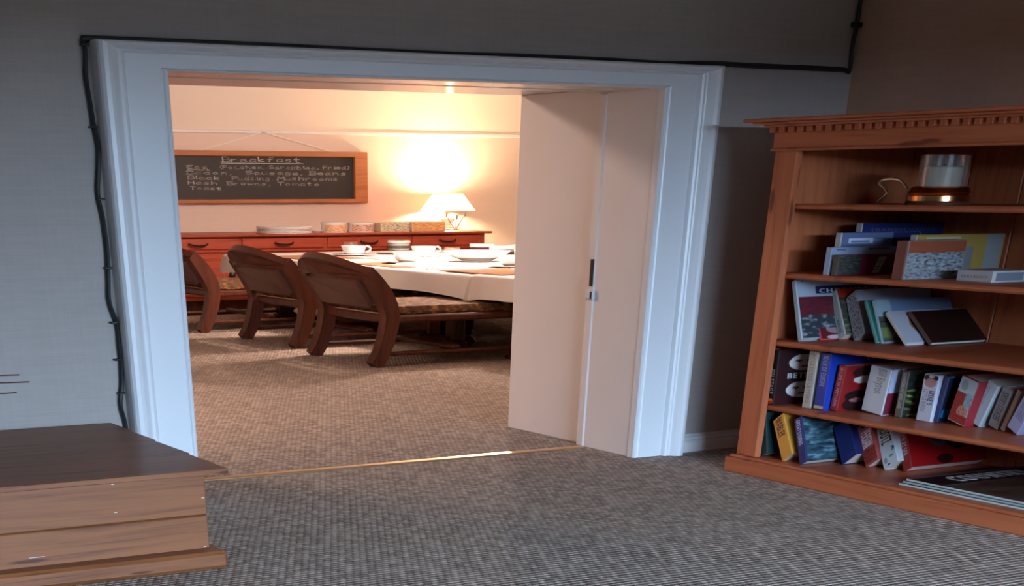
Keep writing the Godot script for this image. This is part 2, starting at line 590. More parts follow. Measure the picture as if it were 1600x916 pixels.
func build_shell() -> void:
	var f := structure("floor", "grey-beige loop pile carpet running through both rooms", "floor")
	part(f, "carpet", spanned(Vector3(-5, -0.12, -20.4), Vector3(15.2, 0, 3.4)), M.carpet)

	var w := structure("wall_front", "grey-beige papered wall around the white doorway", "wall")
	var st := begin()
	span(st, Vector3(-5, 0, DOOR_WALL), Vector3(OPEN_L - 0.03, LOW, -7.47))
	span(st, Vector3(OPEN_R + 0.03, 0, DOOR_WALL), Vector3(SIDE_WALL + 0.3, LOW, -7.47))
	span(st, Vector3(OPEN_L - 0.03, HEAD + 0.035, DOOR_WALL), Vector3(OPEN_R + 0.03, LOW, -7.47))
	part(w, "wall_surface", done(st), M.wall)

	w = structure("wall_dining", "cream wall of the breakfast room beside the doorway", "wall")
	st = begin()
	span(st, Vector3(0.6, 0, -7.48), Vector3(OPEN_L - 0.03, LOW, DINE_WALL))
	span(st, Vector3(OPEN_R + 0.2, 0, -7.6), Vector3(15.0, LOW, DINE_WALL))
	span(st, Vector3(OPEN_L - 0.03, HEAD + 0.06, -7.48), Vector3(OPEN_R + 0.2, LOW, DINE_WALL))
	part(w, "wall_surface", done(st), M.dining_wall)

	w = structure("wall_right", "brownish papered lounge wall behind the bookcase", "wall")
	part(w, "wall_surface", spanned(Vector3(SIDE_WALL, 0, DOOR_WALL), Vector3(SIDE_WALL + 0.3, LOW, 3.3)), M.wall_tan)
	w = structure("wall_left", "papered lounge side wall", "wall")
	part(w, "wall_surface", spanned(Vector3(-4.8, 0, DOOR_WALL), Vector3(-4.5, LOW, 3.3)), M.wall)

	# the wall behind the camera, with the lounge window
	w = structure("wall_back", "papered lounge wall with the window", "wall")
	st = begin()
	span(st, Vector3(-4.5, 0, 3.0), Vector3(0.9, LOW, 3.3))
	span(st, Vector3(5.0, 0, 3.0), Vector3(SIDE_WALL, LOW, 3.3))
	span(st, Vector3(0.9, 0, 3.0), Vector3(5.0, 0.45, 3.3))
	span(st, Vector3(0.9, 1.72, 3.0), Vector3(5.0, LOW, 3.3))
	part(w, "wall_surface", done(st), M.wall)
	var win := structure("window_1", "wide white lounge window with two mullions", "window")
	for x in [0.94, 2.3, 3.6, 4.96]:
		part(win, "mullion", spanned(Vector3(x - 0.04, 0.45, 3.1), Vector3(x + 0.04, 1.72, 3.2), 0.01), M.gloss)
	for y in [0.47, 1.70]:
		part(win, "window_rail", spanned(Vector3(0.9, y - 0.02, 3.1), Vector3(5.0, y + 0.02, 3.2), 0.005), M.gloss)
	part(win, "window_sill", spanned(Vector3(0.8, 0.42, 2.9), Vector3(5.1, 0.45, 3.2), 0.008), M.gloss)

	w = structure("wall_far", "cream breakfast room wall behind the chalkboard", "wall")
	part(w, "wall_surface", spanned(Vector3(0.6, 0, FAR_WALL), Vector3(15.0, 1.735, FAR_WALL - 0.3)), M.dining_wall)
	part(w, "frieze", spanned(Vector3(0.6, 1.765, FAR_WALL), Vector3(15.0, LOW, FAR_WALL - 0.3)), M.frieze)
	part(w, "picture_rail", spanned(Vector3(0.6, 1.733, FAR_WALL + 0.022), Vector3(15.0, 1.767, FAR_WALL - 0.3), 0.008), M.gloss)
	w = structure("wall_dining_left", "cream side wall of the breakfast room", "wall")
	part(w, "wall_surface", spanned(Vector3(0.3, 0, -7.48), Vector3(0.6, LOW, FAR_WALL - 0.3)), M.dining_wall)
	w = structure("wall_dining_right", "cream end wall of the breakfast room", "wall")
	part(w, "wall_surface", spanned(Vector3(14.6, 0, -7.62), Vector3(14.9, LOW, FAR_WALL - 0.3)), M.dining_wall)
	var c := structure("ceiling", "plain white ceiling", "ceiling")
	part(c, "plaster", spanned(Vector3(-4.9, LOW, -20.4), Vector3(15.1, LOW + 0.12, 3.3)), M.ceiling)

	# skirting boards
	var b := structure("baseboard_front", "white skirting board at the foot of the door wall", "baseboard")
	st = begin()
	span(st, Vector3(OPEN_R + 0.31, 0, DOOR_WALL), Vector3(SIDE_WALL, 0.06, DOOR_WALL + 0.05), 0.006)
	span(st, Vector3(OPEN_R + 0.31, 0.06, DOOR_WALL), Vector3(SIDE_WALL, 0.078, DOOR_WALL + 0.04), 0.006)
	span(st, Vector3(OPEN_R + 0.31, 0.078, DOOR_WALL), Vector3(SIDE_WALL, 0.09, DOOR_WALL + 0.025), 0.005)
	span(st, Vector3(-4.5, 0, DOOR_WALL), Vector3(OPEN_L - 0.335, 0.09, DOOR_WALL + 0.05), 0.006)
	part(b, "board", done(st), M.gloss)
	b = structure("baseboard_far", "white skirting board behind the sideboard", "baseboard")
	part(b, "board", spanned(Vector3(0.6, 0, FAR_WALL), Vector3(14.6, 0.1, FAR_WALL + 0.04), 0.006), M.gloss)

func casing(points: Array, k: float, which: int) -> ArrayMesh:
	var st := begin()
	for i in points.size() - 1:
		var q := []
		for j in 2:
			var u: float = points[i + j].x
			var h: float = points[i + j].y
			var z := DOOR_WALL + h
			if which == 0:
				q.append([Vector3(OPEN_L - u, 0, z), Vector3(OPEN_L - u, HEAD + u * k, z)])
			elif which == 1:
				q.append([Vector3(OPEN_L - u, HEAD + u * k, z), Vector3(OPEN_R + u, HEAD + u * k, z)])
			else:
				q.append([Vector3(OPEN_R + u, 0, z), Vector3(OPEN_R + u, HEAD + u * k, z)])
		var du: float = points[i + 1].x - points[i].x
		var dh: float = points[i + 1].y - points[i].y
		var n := Vector3(0, 0, du)       # outward normal of a profile that runs away from the opening
		n += (Vector3.RIGHT if which == 0 else Vector3.DOWN if which == 1 else Vector3.LEFT) * dh
		quad(st, q[0][0], q[0][1], q[1][1], q[1][0], n)
	return done(st)

func build_doorway() -> void:
	var t := structure("trim_1", "glossy white moulded architrave framing the wide doorway", "architrave")
	var prof := [Vector2(0, 0), Vector2(0, 0.05), Vector2(0.008, 0.058), Vector2(0.02, 0.06), Vector2(0.026, 0.052), Vector2(0.034, 0.056), Vector2(0.19, 0.056), Vector2(0.192, 0.064), Vector2(0.2, 0.078), Vector2(0.212, 0.084), Vector2(0.225, 0.08), Vector2(0.232, 0.084), Vector2(0.245, 0.1), Vector2(0.262, 0.116), Vector2(0.28, 0.122), Vector2(0.298, 0.118), Vector2(0.31, 0.106), Vector2(0.315, 0.09), Vector2(0.315, 0)]
	part(t, "casing", casing(prof, 0.285, 0), M.gloss)
	part(t, "casing", casing(prof, 0.285, 2), M.gloss)
	part(t, "casing_head", casing(prof, 0.285, 1), M.gloss)

	var l := structure("trim_2", "cream painted door lining with stop beads", "door lining")
	part(l, "jamb", spanned(Vector3(OPEN_R + 0.004, 0, DOOR_WALL + 0.03), Vector3(OPEN_R + 0.1, HEAD + 0.03, -7.58), 0.003), M.door)
	part(l, "stop_bead", spanned(Vector3(OPEN_R - 0.004, 0, -7.53), Vector3(OPEN_R + 0.06, HEAD, -7.6), 0.006), M.door)
	part(l, "jamb", spanned(Vector3(OPEN_L - 0.1, 0, DOOR_WALL + 0.03), Vector3(OPEN_L - 0.004, HEAD + 0.03, DINE_WALL - 0.02), 0.003), M.door)
	part(l, "head_lining", spanned(Vector3(OPEN_L - 0.004, HEAD + 0.004, DOOR_WALL + 0.03), Vector3(OPEN_R + 0.004, HEAD + 0.034, -7.46), 0.002), M.soffit)
	part(l, "head_stop", spanned(Vector3(OPEN_L - 0.004, HEAD + 0.002, -7.46), Vector3(OPEN_R - 0.0, HEAD + 0.034, -7.56), 0.003), M.soffit)
	part(l, "head_lining", spanned(Vector3(OPEN_L - 0.004, HEAD + 0.024, -7.56), Vector3(OPEN_R + 0.15, HEAD + 0.058, DINE_WALL - 0.02), 0.002), M.soffit)
	part(l, "reveal_board", spanned(Vector3(OPEN_R + 0.055, 0, -7.6), Vector3(OPEN_R + 0.19, HEAD + 0.024, DINE_WALL - 0.015), 0.004), M.door)
	part(l, "strike_plate", spanned(Vector3(OPEN_R - 0.012, 0.0, -7.54), Vector3(OPEN_R - 0.003, 0.1, -7.565), 0.002), M.bronze, Vector3(0, 0.832, 0), "dark strike plate")
	var s := px_z(937, 405, -7.55)
	var s2 := px_z(937, 447, -7.55)
	l.get_child(-1).position.y = s2.y
	l.get_child(-1).scale.y = (s.y - s2.y) / 0.1

	var c := px_x(926, 461, OPEN_R - 0.003)
	var catch := part(l, "latch", spanned(Vector3(-0.02, -0.024, -0.05), Vector3(0.0, 0.024, 0.03), 0.009), M.gloss, c, "small white latch")
	part(catch, "latch_slot", spanned(Vector3(-0.023, -0.017, 0.004), Vector3(-0.019, 0.016, 0.018)), M.dark_metal)
	var strip := thing("threshold_strip", "thin brass threshold strip across the carpet in the doorway", "threshold")
	part(strip, "bar", spanned(Vector3(OPEN_L, -0.001, -7.535), Vector3(OPEN_R - 0.02, 0.008, -7.475), 0.003), M.brass)

	# black cable tacked round the door frame
	var w := thing("wall_cable", "thin black cable tacked around the door frame and up the corner", "cable")
	var pts := []
	var rng := RandomNumberGenerator.new()
	rng.seed = 4
	for i in 8:
		pts.append(Vector3(6.545 + rng.randf_range(-0.012, 0.012), lerpf(LOW - 0.01, 1.68, i / 7.0), DOOR_WALL + 0.02))
	for i in 15:
		pts.append(Vector3(lerpf(6.5, 2.44, i / 14.0), 1.684 + rng.randf_range(-0.002, 0.002) - (0.004 if i > 3 else 0.0), DOOR_WALL + 0.015))
	pts.append(Vector3(2.425, 1.672, DOOR_WALL + 0.015))
	for i in 22:
		pts.append(Vector3(2.43 + rng.randf_range(-0.018, 0.014), lerpf(1.64, 0.02, i / 21.0), DOOR_WALL + 0.018))
	var st := begin()
	tube(st, smooth_curve(pts, 4), 0.0105, 7)
	part(w, "wire", done(st), M.cable)
	for y in [1.66, 1.4, 1.16, 0.92, 0.72, 0.58, 0.45]:
		part(w, "cable_clip", box(Vector3(0.035, 0.007, 0.03), 0.002), M.dark_metal, Vector3(2.425, y, DOOR_WALL + 0.018))
	for y in [1.86, 2.1]:
		part(w, "cable_clip", box(Vector3(0.05, 0.02, 0.04), 0.004), M.dark_metal, Vector3(6.545, y, DOOR_WALL + 0.02))

# ---------------------------------------------------------------- breakfast room
func build_dining_room() -> void:
	build_chairs()
	build_tables()
	build_sideboard()
	build_chalkboard()
	build_table_lamp()
	build_ceiling_lamp()

# bends a back rail: its middle is set back from its ends
func bowed(m: ArrayMesh, depth: float) -> ArrayMesh:
	var st := begin()
	var a := m.surface_get_arrays(0)
	var v: PackedVector3Array = a[Mesh.ARRAY_VERTEX]
	var ids = a[Mesh.ARRAY_INDEX]
	var order: Array = Array(ids) if ids != null else range(v.size())
	for i in order:
		var p: Vector3 = v[i]
		st.add_vertex(p + Vector3(-depth * (1.0 - pow(p.z / 0.64, 2.0)), 0, 0))
	return done(st)

func make_chair(called: String, label: String) -> Node3D:
	var c := thing(called, label, "chair", Vector3.ZERO, "dining chairs along the table")
	var hw := 0.58
	var legp := smooth_curve([Vector2(-0.02, 0.0), Vector2(0.055, 0.1), Vector2(0.115, 0.24), Vector2(0.135, 0.37), Vector2(0.075, 0.49), Vector2(-0.02, 0.6), Vector2(-0.08, 0.66)], 4)
	var wid := []
	for i in legp.size():
		wid.append(lerpf(0.10, 0.135, smoothstep(0.0, 0.55, float(i) / legp.size())) - 0.05 * smoothstep(0.6, 1.0, float(i) / legp.size()))
	var lm := bent(legp, wid, 0.12)
	for s in [-1, 1]:
		part(c, "back_leg", lm, M.oak, Vector3(0, 0, s * hw))
	# the back leans: up runs along the rake of the stiles
	var up := Vector3(-0.235, 0.30, 0).normalized()
	var deep := Vector3.BACK.cross(up).normalized()
	var foot := Vector3(0.13, 0.40, 0)
	var crest := PackedVector2Array()
	for i in 25:
		var a := i / 24.0
		var x := lerpf(-0.64, 0.64, a)
		var hump := pow(cos(PI * x / 1.3), 1.0) * 0.11
		crest.append(Vector2(x, 0.345 + hump - 0.02 * pow(absf(x) / 0.64, 3.0)))
	for i in 13:
		var a := 1.0 - i / 12.0
		var x := lerpf(-0.64, 0.64, a)
		crest.append(Vector2(x, 0.262 + 0.055 * cos(PI * x / 1.3)))
	part(c, "crest_rail", bowed(plank(crest, Vector3.BACK, up, deep, 0.06, foot), 0.13), M.oak)
	var panel := PackedVector2Array()
	panel.append_array([Vector2(-0.45, 0.03), Vector2(0.45, 0.03)])
	for i in 13:
		var x := lerpf(0.45, -0.45, i / 12.0)
		panel.append(Vector2(x, 0.235 + 0.045 * cos(PI * x / 1.3)))
	part(c, "back_panel", bowed(plank(panel, Vector3.BACK, up, deep, 0.06, foot), 0.13), M.leather, Vector3.ZERO, "dark brown leather back panel")
	var st := begin()
	for s in [-1, 1]:
		cbox(st, foot + up * 0.14 + Vector3(0, 0, s * 0.485), Vector3(0.05, 0.27, 0.07), 0.012, Basis(deep, up, deep.cross(up)))
	cbox(st, foot + up * 0.01, Vector3(0.05, 0.045, 1.06), 0.01, Basis(deep, up, deep.cross(up)))
	part(c, "back_frame", done(st), M.oak)
	# seat
	st = begin()
	for s in [-1, 1]:
		span(st, Vector3(0.16, 0.305, s * hw - 0.05), Vector3(1.52, 0.355, s * hw + 0.05), 0.012)
	span(st, Vector3(0.12, 0.3, -hw), Vector3(0.22, 0.36, hw), 0.012)
	span(st, Vector3(1.45, 0.305, -hw - 0.05), Vector3(1.55, 0.355, hw + 0.05), 0.012)
	part(c, "seat_frame", done(st), M.oak)
	part(c, "seat", spanned(Vector3(0.2, 0.33, -hw + 0.02), Vector3(1.54, 0.412, hw - 0.02), 0.035), M.tapestry, Vector3.ZERO, "gold and brown patterned seat pad")
	var fl := begin()
	span(fl, Vector3(-0.07, 0.06, -0.07), Vector3(0.07, 0.31, 0.07), 0.012)
	span(fl, Vector3(-0.13, 0.0, -0.09), Vector3(0.11, 0.03, 0.09), 0.012)
	span(fl, Vector3(-0.1, 0.03, -0.08), Vector3(0.09, 0.062, 0.08), 0.012)
	var flm := done(fl)
	for s in [-1, 1]:
		part(c, "front_leg", flm, M.oak, Vector3(1.46, 0, s * hw))
		part(c, "stretcher", spanned(Vector3(0.08, 0.075, s * hw - 0.03), Vector3(1.42, 0.1, s * hw + 0.03), 0.008), M.oak)
	part(c, "stretcher", spanned(Vector3(0.75, 0.1, -hw), Vector3(0.83, 0.13, hw), 0.008), M.oak)
	return c

func build_chairs() -> void:
	var im := sheet(Color(0.34, 0.22, 0.12))
	blotches(im, Color(0.72, 0.52, 0.3), 3, 0.07, 0.05)
	blotches(im, Color(0.2, 0.1, 0.06), 8, 0.09, 0.2)
	var tap := StandardMaterial3D.new()
	tap.albedo_texture = ImageTexture.create_from_image(im)
	tap.uv1_triplanar = true
	tap.uv1_scale = Vector3(1.4, 3.0, 1.4)
	tap.roughness = 0.9
	M.tapestry = tap
	var first := make_chair("dining_chair", "high-backed dark wood dining chair beside the two table ends, nearest the doorway")
	first.set_meta("label", "dark wooden dining chair with leather back, first of its row from the doorway")
	first.position = Vector3(6.38, 0, -12.64)
	var labels := ["dark wooden dining chair with leather back, middle of the row of three", "dark wooden dining chair with leather back, last of the row towards the sideboard"]
	var spots := [Vector3(6.52, 0, -14.5), Vector3(6.43, 0, -16.56)]
	for i in 2:
		var c := first.duplicate()
		c.name = numbered("dining_chair")
		add_child(c)
		c.position = spots[i]
		c.set_meta("label", labels[i])

func make_table(label: String, x0: float, x1: float, z0: float, z1: float, legs: Array) -> void:
	var t := thing("dining_table", label, "table", Vector3.ZERO, "dining tables pushed together")
	part(t, "tabletop", spanned(Vector3(x0, 0.555, z1), Vector3(x1, 0.59, z0), 0.008), M.oak)
	part(t, "apron", spanned(Vector3(x0 + 0.3, 0.48, z1 + 0.12), Vector3(x1 - 0.3, 0.555, z0 - 0.12), 0.006), M.oak)
	var leg := turned([Vector2(0.0, 0.0), Vector2(0.05, 0.002), Vector2(0.085, 0.018), Vector2(0.095, 0.04), Vector2(0.085, 0.062), Vector2(0.05, 0.078), Vector2(0.05, 0.085), Vector2(0.075, 0.1), Vector2(0.062, 0.12), Vector2(0.085, 0.24), Vector2(0.062, 0.36), Vector2(0.075, 0.38), Vector2(0.075, 0.555), Vector2(0, 0.555)])
	for p in legs:
		part(t, "leg", leg, M.oak_gloss, p)

func cloth(label: String, x0: float, x1: float, z0: float, z1: float, top: float, drop: float, seed_: int) -> void:
	# a tablecloth: the top, and the hanging sides with soft folds
	var o := thing("tablecloth", label, "tablecloth", Vector3.ZERO, "white cloths over the joined tables")
	var rng := RandomNumberGenerator.new()
	rng.seed = seed_
	var ring := []          # (point on the edge, outward, along)
	var n := 40
	for i in n:
		ring.append([Vector3(lerpf(x0, x1, i / float(n)), top, z0), Vector3(0, 0, 1)])
	for i in n:
		ring.append([Vector3(x1, top, lerpf(z0, z1, i / float(n))), Vector3(1, 0, 0)])
	for i in n:
		ring.append([Vector3(lerpf(x1, x0, i / float(n)), top, z1), Vector3(0, 0, -1)])
	for i in n:
		ring.append([Vector3(x0, top, lerpf(z1, z0, i / float(n))), Vector3(-1, 0, 0)])
	var st := SurfaceTool.new()
	st.begin(Mesh.PRIMITIVE_TRIANGLES)
	st.set_smooth_group(0)
	var rows := [[0.0, 0.0], [0.012, -0.004], [0.025, -0.014], [0.03, -0.03], [0.04, -0.5], [0.055, -1.0]]
	var grid := []
	for i in ring.size():
		var line := []
		var p: Vector3 = ring[i][0]
		var prev: Vector3 = ring[(i - 1 + ring.size()) % ring.size()][1]
		var out: Vector3 = ring[i][1]
		if not prev.is_equal_approx(out):
			out = (out + prev)
		var fold := sin(i * 0.9 + seed_) * 0.5 + sin(i * 0.37 + seed_ * 2.0) * 0.5
		var corner := 0.0
		var to_c := minf(float(i % n), float(n - i % n))
		corner = exp(-to_c / 2.0)
		for r in rows.size():
			var dy: float = rows[r][1] if r < 4 else rows[r][1] * (drop + corner * 0.03) 
			var push: float = rows[r][0] + (fold * 0.03 + corner * 0.03) * absf(rows[r][1]) * (1.0 if r >= 4 else 0.0)
			line.append(p + out * push + Vector3(0, dy, 0))
		grid.append(line)
	for i in ring.size():
		var j := (i + 1) % ring.size()
		for r in rows.size() - 1:
			quad(st, grid[i][r], grid[j][r], grid[j][r + 1], grid[i][r + 1], ring[i][1] + Vector3.UP * 0.3)
	quad(st, Vector3(x0, top, z0), Vector3(x1, top, z0), Vector3(x1, top, z1), Vector3(x0, top, z1), Vector3.UP)
	st.generate_normals()
	part(o, "cloth", st.commit(), M.linen)

func build_tables() -> void:
	M.oak_gloss = paint(0.045, 0.014, 0.009, 0.18)
	make_table("dark wooden dining table under the white cloth, end nearer the doorway", 7.6, 10.4, -10.35, -13.66, [Vector3(8.07, 0, -13.41), Vector3(9.95, 0, -13.41), Vector3(8.07, 0, -10.75), Vector3(9.95, 0, -10.75)])
	make_table("dark wooden dining table under the white cloth, end towards the sideboard", 7.6, 10.4, -13.7, -17.9, [Vector3(8.17, 0, -13.98), Vector3(9.95, 0, -13.98), Vector3(7.99, 0, -17.2), Vector3(9.95, 0, -17.2)])
	cloth("white tablecloth with a longer drop on the table nearer the doorway", 7.565, 10.43, -10.3, -12.45, 0.6015, 0.165, 2)
	cloth("white tablecloth hanging behind the dining chairs, towards the sideboard", 7.57, 10.43, -12.5, -17.95, 0.5945, 0.15, 5)

	var top := 0.602
	# place mats
	var mat_m := paint(0.36, 0.19, 0.11, 0.95)
	mat_m.metallic_specular = 0.1
	var mats := [[Vector3(7.98, top, -12.66), "brown place mat on the cloth end nearer the doorway"], [Vector3(7.98, top - 0.007, -14.5), "brown place mat in front of the middle dining chair"], [Vector3(7.98, top - 0.007, -16.5), "brown place mat in front of the chair by the sideboard"], [Vector3(9.9, top - 0.007, -15.3), "brown place mat across the table, with a cup by it"], [Vector3(9.9, top - 0.007, -13.3), "brown place mat across the table, in the middle"]]
	for m in mats:
		var o := thing("place_mat", m[1], "place mat", m[0], "brown place mats on the table")
		part(o, "board", box(Vector3(0.7, 0.006, 1.05), 0.002, Vector3(0, 0.003, 0)), mat_m)
	# plates
	var plate := turned([Vector2(0, 0), Vector2(0.2, 0), Vector2(0.24, 0.006), Vector2(0.34, 0.014), Vector2(0.34, 0.018), Vector2(0.23, 0.01), Vector2(0, 0.008)], 36)
	var pl := [[Vector3(8.75, top, -11.6), "white plate on the cloth end nearer the doorway"], [Vector3(9.4, top - 0.007, -17.0), "white plate at the sideboard end of the table"], [Vector3(9.75, top - 0.001, -13.3), "white plate on the far side of the table"]]
	for p in pl:
		var o := thing("dinner_plate", p[1], "plate", p[0], "white plates laid on the table")
		part(o, "dish", plate, M.china)
	# cups with saucers
	var cup := turned([Vector2(0, 0.008), Vector2(0.09, 0.008), Vector2(0.09, 0.014), Vector2(0.13, 0.03), Vector2(0.155, 0.085), Vector2(0.165, 0.1), Vector2(0.158, 0.1), Vector2(0.14, 0.075), Vector2(0.12, 0.035), Vector2(0, 0.02)])
	var saucer := turned([Vector2(0, 0), Vector2(0.1, 0), Vector2(0.25, 0.012), Vector2(0.25, 0.016), Vector2(0.1, 0.007), Vector2(0, 0.007)])
	var cups := [[636, 412, "white cup on a saucer on the mat of the middle chair"], [800, 417, "white cup on a saucer behind the brown mat nearer the doorway"], [553, 399, "white cup on a saucer behind the first chair's back"], [662, 400, "white cup on a saucer in the middle of the table"], [812, 398, "white cup on a saucer by the jars, at the far side"]]
	var hand := begin()
	var loop := []
	for i in 11:
		var a := -1.3 + 2.6 * i / 10.0
		loop.append(Vector3(0.14 + cos(a) * 0.075, 0.06 + sin(a) * 0.03, 0))
	tube(hand, loop, 0.011, 6)
	var handle := done(hand)
	for c in cups:
		var at := px_y(c[0], c[1], top - 0.004)
		at.y = top if at.z > -12.4 else top - 0.007
		if c[0] == 636:
			at.y += 0.0062     # this one stands on a place mat
		var s := thing("saucer", "white saucer under the " + c[2].substr(6).replace(" on a saucer", ""), "saucer", at, "white saucers on the table")
		part(s, "dish", saucer, M.china)
		var o := thing("cup", c[2], "cup", at + Vector3(0, 0.007, 0), "white cups on the table")
		part(o, "bowl", cup, M.china, Vector3(0, -0.008, 0))
		part(o, "handle", handle, M.china)
		o.rotation.y = -0.4
		o.scale = Vector3(0.88, 0.9, 0.88)
	# bowl
	var at := px_y(745, 409, top - 0.007)
	var b := thing("serving_bowl", "wide white footed bowl in the middle of the table", "bowl", Vector3(at.x, top - 0.007, at.z))
	part(b, "dish", turned([Vector2(0, 0), Vector2(0.16, 0), Vector2(0.16, 0.012), Vector2(0.26, 0.04), Vector2(0.34, 0.085), Vector2(0.345, 0.09), Vector2(0.33, 0.088), Vector2(0.24, 0.05), Vector2(0, 0.022)], 36), M.china)
	# jars with lids
	var jars := [[623, 391, paint(0.8, 0.78, 0.76, 0.3), paint(0.12, 0.11, 0.1, 0.4), "white lidded pot with a grey band at the sideboard end of the table"], [753, 397, paint(0.10, 0.022, 0.014, 0.2), paint(0.07, 0.016, 0.012, 0.3), "jam jar with dark red contents and a white lid"], [784, 401, paint(0.75, 0.73, 0.7, 0.2), paint(0.02, 0.02, 0.02, 0.3), "white jar with a black label beside the jam jar"]]
	for j in jars:
		at = px_y(j[0], j[1], top - 0.007)
		at.y = top - 0.007
		var o := thing("jar", j[4], "jar", at, "jars on the breakfast table")
		part(o, "body", turned([Vector2(0, 0), Vector2(0.12, 0), Vector2(0.135, 0.01), Vector2(0.135, 0.055), Vector2(0.12, 0.068), Vector2(0, 0.068)]), j[2])
		part(o, "label_band", turned([Vector2(0.137, 0.018), Vector2(0.137, 0.048)]), j[3])
		part(o, "lid", turned([Vector2(0, 0.066), Vector2(0.14, 0.066), Vector2(0.145, 0.07), Vector2(0.145, 0.09), Vector2(0.135, 0.096), Vector2(0, 0.096)]), M.china)
	# tumblers turned upside down
	var glass_m := turned([Vector2(0.1, 0), Vector2(0.085, 0.085), Vector2(0.08, 0.09), Vector2(0, 0.09), Vector2(0, 0.084), Vector2(0.074, 0.08), Vector2(0.09, 0)], 20)
	for g in [[668, 407, "small clear tumbler nearer the white cup"], [686, 412, "small clear tumbler between the cup and the bowl"], [706, 403, "small clear tumbler beside the footed bowl"], [548, 392, "small clear tumbler at the sideboard end of the table"]]:
		at = px_y(g[0], g[1], top - 0.007)
		at.y = top - 0.007
		var o := thing("tumbler", g[2], "glass", at, "clear tumblers on the table")
		part(o, "glass", glass_m, M.glass)
	# napkins and cutlery
	for k in [[655, 416, "folded white napkin beside the mat of the first chair"], [600, 404, "folded white napkin beside the mat of the middle chair"]]:
		at = px_y(k[0], k[1], top - 0.007)
		at.y = top - 0.007
		var o := thing("napkin", k[2], "napkin", at, "folded napkins on the table")
		part(o, "fold", box(Vector3(0.4, 0.01, 0.55), 0.003, Vector3(0, 0.005, 0)), M.linen)
		part(o, "fold", box(Vector3(0.3, 0.008, 0.5), 0.003, Vector3(0.02, 0.014, 0.01)), M.linen)
	for k in [[Vector3(8.0, top, -11.85), "table knife on the cloth end nearer the doorway", 0.12], [Vector3(7.95, top - 0.007, -13.6), "table knife beside the mat of the middle chair", 0.1], [Vector3(7.95, top - 0.007, -15.6), "table knife beside the mat by the sideboard", 0.0]]:
		var o := thing("table_knife", k[1], "knife", k[0], "knives laid on the table")
		o.rotation.y = k[2]
		part(o, "blade", box(Vector3(0.34, 0.006, 0.04), 0.002, Vector3(0.2, 0.003, 0)), M.chrome)
		part(o, "grip", box(Vector3(0.24, 0.01, 0.05), 0.004, Vector3(-0.1, 0.005, 0)), M.chrome)

